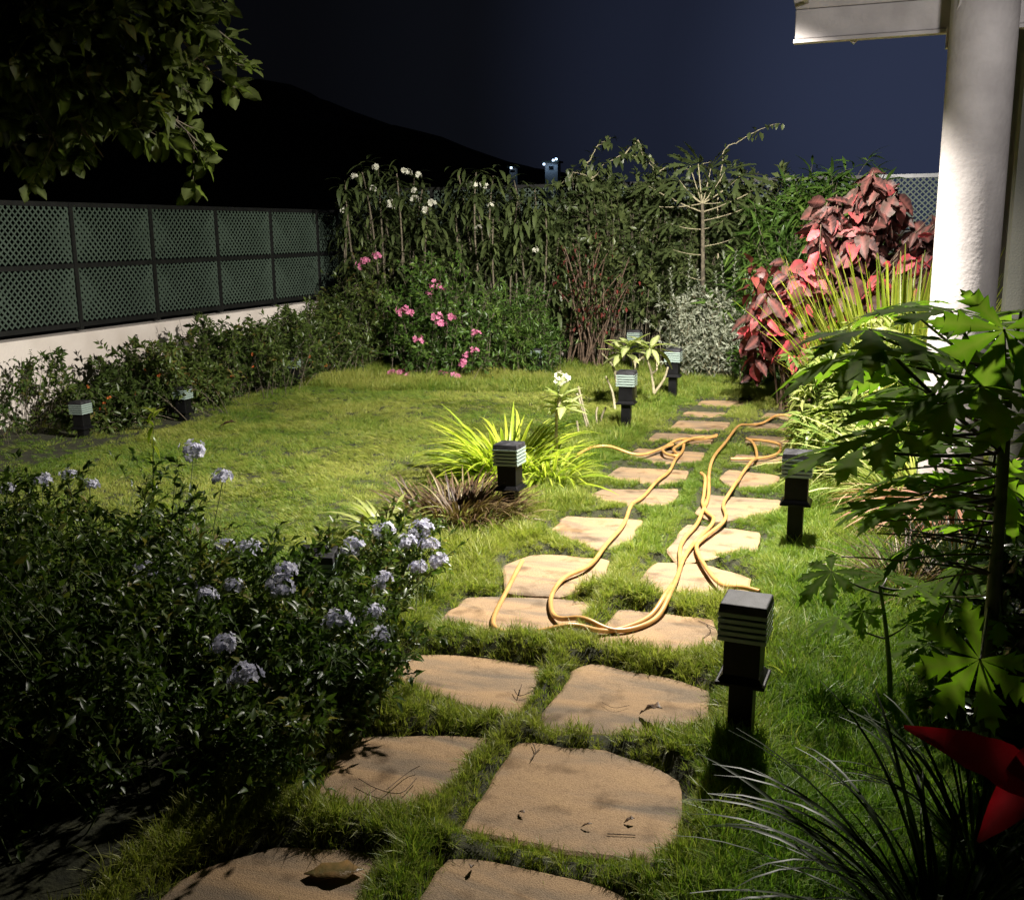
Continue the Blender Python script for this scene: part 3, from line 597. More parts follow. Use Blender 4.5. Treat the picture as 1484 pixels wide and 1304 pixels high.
def fence(label, name, ys, z0, zm, z1, M, group=None, top_mat=frame, post_mat=frame):
    r = thing(name, label, 'fence', (0, 0, 0)); r.matrix_world = M; w = ys[1]-ys[0]-.05
    m1 = lattice_mesh(w, z1-zm-.02, 'lattice_panel'); m2 = lattice_mesh(w, zm-z0-.02, 'lattice_panel')
    for i in range(len(ys)-1):
        y = ys[i]+.025; ob('lattice_panel', m1, r, loc=(.004, y, zm+.02)); ob('lattice_panel', m2, r, loc=(.004, y, z0+.02))
    for y in ys: box(-.025, .028, y-.022, y+.022, z0-.05, z1+.02).build('post', post_mat, r, False)
    for z, mt in ((z0, frame), (zm, frame)): box(-.03, .022, ys[0], ys[-1], z-.021, z+.021).build('rail', mt, r, False)
    sp_ = ys[-1] if top_mat is frame else ys[-3]; box(-.03, .022, ys[0], sp_, z1-.011, z1+.031).build('rail', frame, r, False)
    if top_mat is not frame: box(-.03, .024, sp_+.002, ys[-1], z1-.011, z1+.031).build('rail', top_mat, r, False)  # last bays coloured as lit, the rest of the rail stays black
    return r
fence('black framed green lattice fence standing on the left boundary wall', 'lattice_fence', [.06+1.103*k for k in range(1, 12)]+[12.74], .80, 1.34, 1.88, Matrix.Translation((FX-.09, 0, 0)))
# far fence: local Y runs along world X
Mf = Matrix.Translation((0, 12.86, 0)) @ Matrix.Rotation(-math.pi/2, 4, 'Z')
fence('taller lattice fence with top rail coloured as lit at its right end behind the far plants', 'lattice_fence', [-6.8+1.1*k for k in range(0, 9)], .98, 1.54, 2.15, Mf, top_mat=lit_rail)
# terrace paving at the right
tp = bpy.data.objects.new('terrace', None); S.collection.objects.link(tp); tp['kind'] = 'structure'
for i_ in range(4):
    for j_ in range(3):
        x0 = .62+.46*j_+random.uniform(-.01, .01); y0 = 1.35+.5*i_; o = box(x0, x0+.43, y0, y0+.47, -.02, .045+random.uniform(-.004, .004)).build('tile', terr, tp, False); bev(o, .006)
# ================================================================== BOLLARDS
def bollard_proto():
    r = thing('bollard_light', '', 'bollard light', (0, 0, 0))
    def bb(name, w, z0, z1, mat, bw=.003, w2=None, d=None):
        if w2: a = Acc(); h, k = w/2, w2/2; a.add([[-h, -h, z0], [h, -h, z0], [h, h, z0], [-h, h, z0], [-k, -k, z1], [k, -k, z1], [k, k, z1], [-k, k, z1]], BOXF)
        else: a = box(-w/2, w/2, -w/2, w/2, z0, z1)
        o = a.build(name, mat, r, False); bev(o, bw); return o
    bb('post', .074, -.06, .232, black)
    bb('flange', .150, .234, .246, black); bb('collar', .136, .2465, .262, black, .002, .112)
    bb('housing', .110, .2625, .374, black)
    for k in range(5):
        z = .378+k*.0195; bb('glass_plate', .146, z, z+.0130, gl, .0015)
        if k < 4: bb('louver', .116, z+.0133, z+.0192, black, .001)
    bb('cap', .146, .4675, .496, capm, .004, .138)
    return r
B0 = bollard_proto()
def copy_tree(o, parent=None):
    c = o.copy(); S.collection.objects.link(c); c.parent = parent
    for ch in o.children: copy_tree(ch, c)
    return c
BOL = [(1070, 1085, -.35, 3.05, 'nearest black bollard light with worn cap, right of the large flagstones'),
 (1150, 804, -.36, 5.16, 'black bollard light right of the path beside the coiled hose'),
 (743, 755, -1.91, 5.28, 'black bollard light in front of the lime green spider plant'),
 (908, 632, -1.88, 7.9, 'black bollard light beside the small frangipani stems, left of path'),
 (977, 585, -1.82, 9.5, 'black bollard light at the far end of the path below frangipani leaves'),
 (119, 640, -5.98, 6.50, 'black bollard light against the white wall at the left hedge end'),
 (248, 607, -5.68, 7.38, 'black bollard light half sunk in the left hedge'),
 (430, 560, -5.85, 9.45, 'dark bollard light nearly swallowed by the hedge near the corner'),
 (779, 548, -3.62, 10.95, 'dark bollard light in front of the far shrubs beside pink flowers'),
 (928, 545, -2.62, 11.4, 'grey bollard light partly behind the frangipani leaves at the back'),
 (465, 960, -2.02, 3.42, 'tilted bollard light poking out of the blue flowered bush')]
for k, (px, py, x, y, lab) in enumerate(BOL):
    o = B0 if k == 0 else copy_tree(B0); o['label'] = lab; o['group'] = 'bollard lights around the garden'
    z = float(height(np.array([x]), np.array([y]))[0])-.012
    o.location = (x, y, min(z, .03)); o.rotation_euler = (random.uniform(-.02, .02), random.uniform(-.02, .02), random.uniform(-.06, .06))
    if k in (5, 6, 7, 8): o.location.z = -.10; o.scale = (.86, .86, .86)
    if k == 2: o.location.z = -.04
    if k == 10: o.location = (x, y-.10, -.075); o.rotation_euler = (.05, .06, .35)
    if k == 0: o.rotation_euler = (0, .012, -.04); o.location = (x, y, .005)
# ================================================================== HOSE AND LITTER
a = Acc()
for k, h in enumerate(HOSE):
    P = smooth_curve([gr(x, y, .04)[:2] for x, y in h], 7); 
    for _ in range(5): P[1:-1] = (P[:-2]+2*P[1:-1]+P[2:])/4
    sd_ = stone_sd(P[:, 0], P[:, 1]); z = np.where(sd_ < 0, np.where(P[:, 1] > 4.2, .028, .014), height(P[:, 0], P[:, 1])+.036)
    for _ in range(16): z = (np.r_[z[:1], z[:-1]]+2*z+np.r_[z[1:], z[-1:]])/4
    z = z+.011+.004*k; V, F = tubes(np.c_[P, z][None], .0105, 10); a.add(V, F)
tag(a.build('garden_hose', hosem), 'long orange garden hose lying in loops across the stepping stones', 'hose')
def litter(name, px, py, L, label, mat, curl=.5, rot=0., w=.4, cat='dead leaf', z=.02, fold=.35):
    tp_ = tpl_leaf(7, w, fold, curl, .45, wave=.5 if fold > .2 else .2); V = tp_[0].copy(); V[:, 1] -= .5; V[:, 2] += curl*.3
    V *= L; c, s = math.cos(rot), math.sin(rot); V = V@np.array([[c, s, 0], [-s, c, 0], [0, 0, 1]]); V[:, 2] -= V[:, 2].min(); p = gr(px, py, z); a = Acc(); a.add(V, tp_[1], .5, tp_[2])
    o = a.build(name, mat); o.location = (p[0], p[1], z-.002); m = o.modifiers.new('thick', 'SOLIDIFY'); m.thickness = .0015; tag(o, label, cat); return o
litter('dead_leaf', 943, 1038, .085, 'dark shrivelled leaf lying on the flagstone near the nearest bollard', deadleaf, .5, 1.3)
litter('fallen_leaf', 484, 1262, .15, 'big curled olive brown leaf on the bottom left flagstone', oliveleaf, .02, 2.0, .5, fold=.04)
litter('dead_leaf', 912, 1190, .030, 'small brown leaf scrap near the corner of the largest flagstone', deadleaf, .4, 2)
litter('dead_leaf', 756, 1178, .026, 'tiny brown leaf at the left of the largest flagstone', deadleaf, .4, 1)
litter('dead_leaf', 850, 1197, .030, 'thin brown leaf sliver in the middle of the largest flagstone', deadleaf, .4, 1.8, .2)
litter('dead_leaf', 684, 1258, .028, 'tiny dark leaf on the bottom centre flagstone', deadleaf, .5, .2)
litter('dead_leaf', 330, 618, .14, 'pale dry leaf lying on the lawn edge by the hedge', deadleaf, .3, 1.9, .3, z=.05)
def twigs(name, pts, label, r_=.0016, side=4):
    a = Acc()
    for ln in pts:
        P = np.array([gr(x, y, .018) for x, y in ln]); P[:, 2] += RNG.uniform(0, .006, len(P)); V, F = tubes(smooth_curve(P, 4)[None], r_, side); a.add(V, F)
    return tag(a.build(name, twigm), label, 'twig')
twigs('dry_twig', [[(1012, 900), (1024, 905), (1038, 912)], [(1024, 905), (1030, 915), (1018, 925)]], 'forked dry twig on the flagstone behind the nearest bollard')
twigs('dry_twig', [[(745, 999), (752, 1008), (768, 1004), (780, 1000)], [(752, 1008), (756, 992)]], 'thin twig at the right corner of the second left flagstone')
twigs('dry_twig', [[(772, 1078), (776, 1090), (769, 1102)], [(776, 1090), (783, 1083)]], 'twig at the top left corner of the largest flagstone')
twigs('dry_twig', [[(520, 1130), (545, 1143), (580, 1150), (604, 1128)], [(560, 1146), (590, 1120), (608, 1112)], [(545, 1143), (530, 1155)]], 'tangle of dry twigs on the left flagstone by the dark bush')
twigs('dry_twig', [[(880, 1208), (900, 1209), (921, 1210)]], 'straight thin twig lying on the largest flagstone')
twigs('dry_twig', [[(872, 1018), (890, 1027), (912, 1022)]], 'hair thin twig on the flagstone beside the shrivelled leaf', .0009)
twigs('dry_twig', [[(985, 975), (1010, 985), (1045, 986)], [(1010, 985), (1018, 998)]], 'dry twig at the far corner of the flagstone by the nearest bollard')
# ================================================================== PLANTS
def tree_topleft():
    base = np.array([-4.6, 2.6, 0]); r = thing('garden_tree', 'leafy tree whose drooping branches fill the top left corner', 'tree', base)
    trunk = np.array([[base, base+[.05, .1, 1.2], base+[.25, .35, 2.3], base+[.5, .7, 3.1]]])
    a = Acc(); V, F = tubes(smooth_curve(trunk[0], 5)[None]-base, np.linspace(.13, .06, 16), 12); a.add(V, F); a.build('trunk', bark, r)
    top = base+np.array([.5, .7, 3.1]); tips = [(335, 60, 4.6), (330, 90, 4.6), (285, 205, 4.5), (150, 228, 4.3), (30, 225, 4.2), (250, 120, 4.4), (180, 30, 4.6), (320, 10, 4.7), (60, 150, 4.2), (-40, 150, 4.0), (120, 170, 4.3), (230, -40, 4.8), (40, 40, 4.2), (-80, 60, 4.0), (280, 60, 4.5), (200, 185, 4.35), (90, 225, 4.25), (250, 180, 4.5), (-60, -60, 4.2), (100, -80, 4.5), (310, 110, 4.65)]
    tp_ = np.array([at(*t) for t in tips]); n = len(tp_); st = np.tile(top, (n, 1))+rnd(n, .08); mid = (st+tp_)/2+np.array([0, 0, .35])+rnd(n, .08)
    C = bez(st, mid, tp_, 10); a = Acc(); V, F = tubes(C-base, np.linspace(.022, .004, 10), 6); a.add(V, F); a.build('branch', bark, r)
    m = 460; src = RNG.integers(0, n, m); tt = RNG.uniform(.45, 1, m); f = tt*9; i0 = np.minimum(f.astype(int), 8); fr = (f-i0)[:, None]; q0 = C[src, i0]*(1-fr)+C[src, i0+1]*fr
    q2 = q0+nrm(rnd(m)+nrm(tp_-st)[src]*.8+[0, 0, -.25])*RNG.uniform(.10, .28, (m, 1)); q1 = (q0+q2)/2+[0, 0, -.02]
    C2 = bez(q0, q1, q2, 5); a = Acc(); V, F = tubes(C2-base, np.linspace(.0035, .0015, 5), 4); a.add(V, F); a.build('twig', bark, r, kind='stuff')
    per = 9; s2 = np.repeat(np.arange(m), per); u = np.clip(RNG.beta(2.2, 1, m*per), 0, 1); f = u*4; i0 = np.minimum(f.astype(int), 3); fr = (f-i0)[:, None]; P = C2[s2, i0]*(1-fr)+C2[s2, i0+1]*fr
    D = nrm(nrm(q2-q0)[s2]*.6+nrm(rnd(len(P)))*.8+[0, 0, -.15]); tps = [tpl_leaf(5, w, .12, d, .6, wave=.3) for w, d in ((.56, .2), (.62, .45), (.52, .05), (.6, -.2))]
    leafobjs(r, meshes_of(tps, G['tree']), P, D, RNG.uniform(.075, .135, len(P)), spin=RNG.normal(size=len(P))*.6, limit=300, mat=G['tree'], tpls=tps)
tree_topleft()
# plumbago bush at the left foreground
bl = [((-1.62, 2.85, .20), (.24, .34, .20), 2.4), ((-1.62, 2.35, .15), (.22, .28, .15), 1.3), ((-2.3, 1.95, .46), (.45, .32, .42), 2.2), ((-2.5, 1.6, .42), (.5, .4, .38), 2.6), ((-2.55, 2.75, .42), (.50, .55, .38), 3.2), ((-2.15, 2.35, .34), (.38, .40, .32), 2.6), ((-3.1, 3.1, .40), (.5, .5, .32), 1.8), ((-1.98, 3.05, .30), (.28, .42, .24), 2.0), ((-1.88, 3.75, .24), (.18, .42, .18), 1.4), ((-2.1, 2.0, .22), (.30, .25, .20), .9), ((-3.5, 2.6, .4), (.5, .5, .3), 1.0), ((-2.7, 2.05, .3), (.45, .35, .26), 1.2)]
pl = bush('plumbago_bush', 'large dark leafy bush with pale blue flower heads at the left foreground', 'bush', (-2.4, 2.8, 0), bl, 820, 12, .038, G['plumb'], stem=greenstem, stem_r=.0035, spread=.3, sub=5, sublen=.15, nbase=2, arch=.2)
FB = [(100, 690, 3.7), (10, 712, 3.5), (322, 695, 3.6), (280, 655, 3.9), (268, 850, 2.9), (296, 868, 2.9), (338, 852, 3.0), (415, 830, 3.05), (408, 850, 3.0), (512, 797, 3.5), (326, 795, 3.3), (361, 800, 3.3), (556, 772, 3.9), (612, 770, 3.9), (636, 815, 3.75), (606, 824, 3.7), (622, 792, 3.85), (590, 790, 3.8), (557, 930, 3.1), (326, 937, 2.6), (355, 985, 2.5), (557, 845, 3.45), (130, 705, 3.6), (492, 905, 3.0), (540, 890, 3.2), (210, 835, 2.9), (60, 700, 3.5)]
FB = [(x_, y_, Y_-.13) for x_, y_, Y_ in FB]
flowers(pl, 'blue', [at(*f) for f in FB], scale=1.0)
P_ = np.array([at(*f) for f in FB]); c0 = np.array(pl.location); q0 = P_+(np.array([-.05, -.05, 0])+(c0+[0, 0, .1]-P_)*[.12, .12, .75]); V, F = tubes(bez(q0, (P_+q0)/2+rnd(len(P_), .02), P_-[0, 0, .01], 6)-c0, .0022, 4); Acc().add(V, F).build('flower_stalk', greenstem, pl, kind='stuff')
ys = [at(222, y, 3.45) for y in (760, 700, 655, 598)]
a = Acc(); V, F = tubes(smooth_curve(ys, 4)[None], np.linspace(.004, .001, 13), 5)
sh = thing('young_shoot', 'upright yellow green shoot rising above the blue flowered bush', 'plant', (ys[0][0], ys[0][1], 0)); bb_ = np.array(sh.location)
a.add(V-bb_, F); st_ = bez([bb_], [bb_+[0, 0, .2]], [ys[0]], 6)-bb_; V, F = tubes(st_, .004, 5); a.add(V, F); a.build('stem', greenstem, sh)
cc = smooth_curve(ys, 6); k_ = RNG.integers(0, len(cc), 26); leafobjs(sh, meshes_of([tpl_leaf(4, .3, .15, .5), tpl_leaf(4, .25, .1, .9)], G['lime']), cc[k_], nrm(rnd(26)+[0, 0, .4]), RNG.uniform(.04, .085, 26))
# left hedge along the wall
bl = [((-6.15, 6.9+.5*k, min(.40, .22+.08*k)+.06*math.sin(k*2.1)), (.55+.12*math.sin(k*1.7), .42, min(.42, .22+.08*k)+.08*math.sin(k*2.6)), 1+.15*k) for k in range(10)]
hd = bush('flowering_hedge', 'long low hedge with tiny orange flowers along the white wall', 'hedge', (-6.3, 8.6, 0), bl, 760, 12, .060, G['hedge'], stem_r=.004, spread=.4, sub=5, sublen=.17, nbase=2)
pts = [(np.array([-5.95+random.uniform(-.1, .15), random.uniform(6.6, 11.4), random.uniform(.1, .5)])) for _ in range(42)]; flowers(hd, 'tiny', pts, 'flower')
bush('wall_shrub', 'sparse shrub with curled leaves against the bare part of the wall', 'shrub', (-6.6, 6.35, 0), [((-6.6, 6.3, .3), (.28, .45, .26), 1), ((-6.65, 6.9, .5), (.2, .3, .25), 1.3)], 34, 8, .055, G['plumb'], stem_r=.003, spread=.1, sub=4, sublen=.12, nbase=2)
bush('corner_shrub', 'dark bushy shrub filling the corner where the two walls meet', 'shrub', (-6.2, 11.6, 0), [((-6.1, 11.4, .55), (.75, .7, .55), 3), ((-6.2, 12.1, 1.0), (.6, .4, .5), 2)], 230, 11, .065, G['hedge'], stem_r=.005, spread=.3, sub=5, sublen=.2, nbase=2)
# far bed ---------------------------------------------------------------
lance = tpl_leaf(3, .24, .1, .5, .45)
def plumeria(name, label, spots, Y, base_px, flw, group=None, nst=14, lsz=.20):
    b = at(base_px, 500, Y); b[2] = 0; r = thing(name, label, 'shrub', b, group); n = len(spots)
    tips = np.array([at(x, y, Y+random.uniform(-.35, .35)) for x, y in spots]); b0 = np.tile(b, (n, 1)); b0[:, 0] = b0[:, 0]*.35+tips[:, 0]*.65; b0[:, 1] += RNG.normal(size=n)*.12
    mid = (b0+tips)/2+rnd(n, .12); mid[:, 2] += .25; C = bez(b0, mid, tips, 9); a = Acc(); V, F = tubes(C-b, np.linspace(.016, .008, 9), 5); a.add(V, F); a.build('stem', bark, r)
    k = 44; s2 = np.repeat(np.arange(n), k); th = RNG.random(n*k)*6.283; dz = RNG.uniform(-.75, .9, n*k); D = nrm(np.stack([np.cos(th), np.sin(th), dz], 1)); P = tips[s2]+np.array([0, 0, 1.])*RNG.uniform(-.34, .03, (n*k, 1))+rnd(n*k, .06)
    a = Acc(); leaves(a, tpl_leaf(4, .26, .15, .55, .5), P-b, D, lsz*RNG.uniform(.7, 1.2, n*k), np.clip(RNG.normal(size=n*k)*.2+.45, 0, 1)); a.build('foliage', G['back'], r, kind='stuff')
    flowers(r, 'whitefar', [at(x, y, Y-.3) for x, y in flw], 'flower_cluster', .5)
    return r
grid1 = [(500, 262), (525, 250), (548, 246), (575, 252), (600, 258), (612, 275), (505, 300), (535, 285), (565, 290), (595, 300), (620, 300), (500, 335), (530, 325), (560, 330), (600, 335), (632, 330), (512, 370), (545, 365), (585, 365), (625, 372), (520, 395), (560, 405), (600, 400)]
plumeria('frangipani_shrub', 'tall shrub topped with white flowers beside the left fence end', grid1, 11.9, 560, [(545, 243), (515, 258), (592, 252), (540, 275), (605, 255), (498, 305), (568, 300), (602, 278), (618, 305), (625, 295), (600, 290), (565, 293), (585, 248)])
grid2 = [(665, 255), (690, 250), (715, 255), (745, 262), (775, 275), (660, 285), (690, 285), (720, 290), (750, 292), (790, 300), (655, 320), (685, 318), (715, 325), (750, 325), (785, 330), (810, 345), (670, 355), (710, 358), (745, 360), (780, 362), (815, 375), (690, 392), (730, 395), (770, 398), (805, 405)]
plumeria('frangipani_shrub', 'shrub of drooping narrow leaves and bare curved stems behind pink flowers', grid2, 12.0, 735, [(690, 270), (706, 271), (680, 270), (712, 298), (693, 332), (775, 363)])
bush('dense_shrub', 'dark dense shrub between the two flowering frangipani shrubs', 'shrub', (-4.9, 12.2, 0), [((-5.9, 12.3, 1.45), (.62, .25, .55), 1.8), ((-5.1, 12.2, .9), (.9, .35, .7), 1), ((-4.3, 12.35, 1.35), (.9, .25, .65), 2), ((-3.8, 12.2, 1.0), (.7, .3, .8), 1.2)], 330, 11, .11, G['back'], tpl=tpl_small(.3), stem_r=.006, spread=.3, sub=5, sublen=.22, nbase=2)
pk = bush('pink_flower_shrub', 'green shrub scattered with clusters of pink flowers at the back', 'shrub', (-4.75, 10.7, 0), [((-5.1, 10.9, .55), (.55, .4, .5), 1), ((-4.5, 10.8, .6), (.5, .4, .5), 1), ((-5.0, 11.2, 1.0), (.6, .35, .4), .8), ((-4.6, 10.45, .25), (.6, .25, .2), .6)], 210, 10, .065, G['lush'], stem_r=.005, spread=.2, sub=5, sublen=.2, nbase=2)
PK = [(546, 372), (526, 385), (630, 412), (622, 428), (636, 420), (580, 453), (592, 455), (633, 462), (640, 470), (655, 462), (690, 485), (678, 515), (672, 528), (688, 510), (580, 540), (570, 545), (590, 548), (640, 542), (655, 548), (606, 495), (530, 378), (618, 435), (585, 452), (662, 548)]
flowers(pk, 'pink', [at(x, y, 10.35 if y > 440 else 11.0) for x, y in PK], scale=.8)
bush('round_shrub', 'bright green rounded shrub right of the pink flowers', 'shrub', (-3.95, 11.1, 0), [((-4.05, 11.3, .60), (.50, .35, .45), 1.2), ((-3.75, 11.0, .3), (.4, .3, .3), .8)], 150, 10, .07, G['lush'], tpl=tpl_small(.25), stem_r=.004, spread=.2, sub=5, sublen=.18, nbase=2)
# caned shrub with maroon leaves
b = gr(855, 533); r = thing('caned_shrub', 'clump of bare reddish canes with maroon leaves above', 'shrub', b); n = 34
b0 = np.tile(b, (n, 1))+np.c_[RNG.normal(size=n)*.14, RNG.normal(size=n)*.12, np.zeros(n)]; tp_ = np.array([at(random.uniform(805, 915), random.uniform(350, 440), 11.6) for _ in range(n)]); mid = (b0+tp_)/2+rnd(n, .08); mid[:, :2] = mid[:, :2]*.5+b0[:, :2]*.5
C = bez(b0, mid, tp_, 8); a = Acc(); V, F = tubes(C-b, np.linspace(.013, .006, 8), 5); a.add(V, F); a.build('cane', redstem, r, kind='stuff')
k = n*26; s2 = np.repeat(np.arange(n), 26); u = RNG.integers(4, 8, k); P = C[s2, u]+rnd(k, .12); a = Acc(); h_ = RNG.random(k) < .25; D_ = nrm(rnd(k)+[0, 0, -.1]); z_ = .07*RNG.uniform(.6, 1.3, k); leaves(a, tpl_small(.4), P[h_]-b, D_[h_], z_[h_]); a.build('maroon_foliage', G['maroon'], r, kind='stuff'); a = Acc(); leaves(a, tpl_small(.4), P[~h_]-b, D_[~h_], z_[~h_]*1.2); a.build('foliage', G['back'], r, kind='stuff')
bush('climbing_shrub', 'dark rambling shrub over the far fence behind the reddish canes', 'shrub', (-3.0, 12.4, 0), [((-3.4, 12.35, 1.65), (.65, .25, .70), 1.8), ((-1.5, 12.4, 1.55), (.65, .25, .85), 1.8), ((-2.5, 12.4, 1.9), (.7, .2, .40), 1.0), ((-3.2, 12.4, 1.3), (.55, .3, .7), 1), ((-2.5, 12.4, 1.2), (.6, .3, .85), 1.2), ((-1.9, 12.35, 1.0), (.5, .3, .75), .9), ((-2.8, 12.4, 1.85), (.35, .2, .35), .5), ((-1.9, 12.45, 1.75), (.5, .2, .35), .8)], 600, 11, .105, G['back'], stem_r=.006, spread=.3, sub=5, sublen=.24, nbase=2)
def vine(label, lines, Y, lsz=.11, dens=26, mat=G['back']):
    p0 = at(*lines[0][0], Y); b = np.array([p0[0], p0[1], 0]); r = thing('climbing_vine', label, 'vine', b); a = Acc(); P = []; D = []
    up = bez([b], [(b+p0)/2+[.05, 0, .1]], [p0], 8); V, F = tubes(up-b, .012, 5); a.add(V, F)
    for ln in lines:
        c = smooth_curve([at(x, y, Y) for x, y in ln], 6); c += rnd(len(c), .008); V, F = tubes(c[None]-b, np.linspace(.010, .003, len(c)), 5); a.add(V, F)
        n = int(dens*len(ln)/2); i_ = RNG.integers(0, len(c), n); P.append(c[i_]+rnd(n, .03)); D.append(nrm(rnd(n)+[0, 0, -.8]))
    a.build('stem', palebark, r); a = Acc(); P = np.vstack(P); D = np.vstack(D); leaves(a, tpl_leaf(3, .6, .12, .3, .35), P-b, D, lsz*RNG.uniform(.6, 1.2, len(P))); a.build('foliage', mat, r, kind='stuff')
vine('vine arching high over the far fence against the night sky', [[(868, 340), (862, 300), (860, 262), (878, 238), (905, 225), (935, 228), (955, 245)], [(860, 262), (852, 235), (868, 212), (885, 200)], [(905, 225), (925, 205), (930, 222), (945, 240), (950, 255)], [(860, 262), (835, 250), (815, 265)], [(868, 340), (866, 380)]], 12.3)
vine('thin vine tip reaching up to the right above the papaya', [[(1040, 300), (1045, 250), (1052, 215), (1075, 203), (1100, 188), (1130, 178)], [(950, 250), (975, 240), (1000, 245), (1030, 235)]], 12.2, .09, 12, G['back'])
# far green shrubs right of the papaya
wil = tpl_leaf(3, .18, .1, .8, .45)
bush('willowy_shrub', 'tall green shrub of long drooping leaves left of the red plant', 'shrub', (-.95, 11.6, 0), [((-1.05, 11.6, 1.3), (.65, .45, .6), 1.5), ((-.55, 11.7, 1.85), (.55, .3, .40), 1.4), ((-.3, 11.8, 1.3), (.5, .4, .7), 1), ((-1.25, 11.4, .8), (.5, .3, .5), .6)], 290, 10, .16, G['lush'], tpl=wil, stem_r=.007, spread=.2, sub=5, sublen=.22, hang=.15)
# silver shrub: upright sprigs with whorled small leaves
sv = bush('silver_shrub', 'silvery grey leaved shrub at the back left of the red plant', 'shrub', (-1.65, 11.3, 0), [((-1.9, 11.35, .62), (.45, .35, .42), 1.2), ((-1.35, 11.3, .60), (.45, .35, .42), 1.2), ((-1.7, 11.1, .3), (.6, .3, .25), .6)], 180, 12, .055, G['silver'], tpl=tpl_small(.4), stem=palebark, stem_r=.004, spread=.25, sub=6, sublen=.18, nbase=2, arch=.1)
a = Acc(); P = []; D = []
for (x, y, y2) in ((995, 445, 372), (975, 440, 390), (1015, 440, 392), (1062, 430, 365), (1040, 440, 395), (1080, 430, 385), (955, 455, 415), (1095, 435, 398), (1050, 450, 380)):
    p, q = at(x, y, 11.3), at(x+random.uniform(-8, 8), y2, 11.3); i_ = np.linspace(0, 1, 34)[:, None]; P.append(p*(1-i_)+q*i_); th = np.arange(34)*2.4; D.append(np.stack([np.cos(th), np.sin(th), .9+0*th], 1))
b = np.array(sv.location); P = np.vstack(P); leaves(a, tpl_small(.4), P-b, np.vstack(D), .055); a.build('sprig', G['silver'], sv, kind='stuff')
bush('low_shrub', 'low green shrub at the foot of the silver shrub', 'shrub', (-1.2, 11.0, 0), [((-1.1, 10.9, .25), (.35, .25, .2), 1)], 40, 9, .07, G['lush'], stem_r=.004, spread=.1, sub=4, sublen=.14, nbase=2)
# -------------------------------- papaya leaves
def papaya_leaf(mat, seed, lobes=7, jag=.5, droop=.25, wid=1.):
    rs = np.random.default_rng(seed); V = [[0, 0, 0]]; R = [1.]; F = []
    span = math.radians(300); a0 = -span/2
    for l in range(lobes):
        ang = a0+span*(l+.5)/lobes+rs.normal()*.03; L = (1.-.28*abs(l-(lobes-1)/2)/((lobes-1)/2))*(1+rs.normal()*.05); half = span/lobes/2
        dirv = np.array([math.sin(ang), math.cos(ang)]); per = np.array([dirv[1], -dirv[0]])
        def P(t, s): q = dirv*t+per*s; rr = math.hypot(*q); return [q[0], q[1], -droop*rr*rr+.10*abs(s)+rs.normal()*.006]
        idx0 = len(V); prof = [(.16, .05), (.34, .13), (.42, .085), (.56, .23), (.60, .12), (.74, .20), (.76, .085), (.88, .09), (.90, .035)]
        prof = [(t, w*wid) for t, w in prof]
        for t, w in prof:
            k = L; V += [P(t*k+ (0.06 if w > .12 else 0), -w*k*jag*2), P(t*k, 0), P(t*k+(0.06 if w > .12 else 0), w*k*jag*2)]; R += [0, 1, 0]
        V.append(P(L, 0)); R.append(0.)
        for i in range(len(prof)-1):
            for j in (0, 1): p = idx0+3*i+j; F.append([p, p+1, p+4, p+3])
        F.append([0, idx0+1, idx0, 0]); F.append([0, idx0+2, idx0+1, 0]); e_ = idx0+3*(len(prof)-1); F.append([e_, e_+1, len(V)-1, len(V)-1]); F.append([e_+1, e_+2, len(V)-1, len(V)-1])
    tri = np.array([[f[0], f[1], f[2]] for f in F if len(set(f)) == 3]); qd = np.array([f for f in F if len(set(f)) == 4])
    a = Acc(); a.add(V, qd, .5, R); a.add(np.zeros((0, 3)), tri-len(V)); a.n = len(V)
    return a.mesh('leaf', mat)
PL = [papaya_leaf(G['papaya'], k, droop=d) for k, d in ((1, .25), (2, .5), (3, .1), (4, .4))]
def papaya(name, label, base, top, lv, mat, group=None, trunk_r=.02, meshes=PL, stemm=greenstem, petm=darkstem):
    base = np.array(base); r = thing(name, label, 'papaya plant', base, group); top = np.array(top)
    c = bez([base], [(base+top)/2+[.02, .0, 0]], [top], 14); rr = np.linspace(trunk_r, trunk_r*.55, 14)*(1+.06*np.sin(np.arange(14)*2.1)); a = Acc(); V, F = tubes(c-base, rr, 9); a.add(V, F); a.build('trunk', stemm, r)
    for k, (P, D, U, s, t) in enumerate(lv):
        P = np.array(P, float); fr = frames(np.array([D], float), np.array([U], float)+1e-3)[0]*s; M = Matrix.Identity(4)
        for i_ in range(3):
            for j_ in range(3): M[i_][j_] = fr[j_][i_]
            M[i_][3] = P[i_]-base[i_]
        lo = ob('leaf', meshes[k % len(meshes)], r, mtx=M)
        q = base*(1-t)+top*t; mid = (q+P)/2+np.array([0, 0, -.04*s*3]); cc = bez([q], [mid], [P], 8); V, F = tubes(cc-base, np.linspace(.0065, .004, 8)*max(.5, s/.25), 6); Acc().add(V, F).build('petiole', petm, r)
    return r
T = at(1462, 560, 3.0); bs = np.array([T[0], 3.0, 0]); tp3 = at(1462, 520, 3.0)
def L(px, py, Y, dx, dy, dz, s, t=.95, U=(0, 0, 1)): return (at(px, py, Y), (dx, dy, dz), U, s*1.2, t)
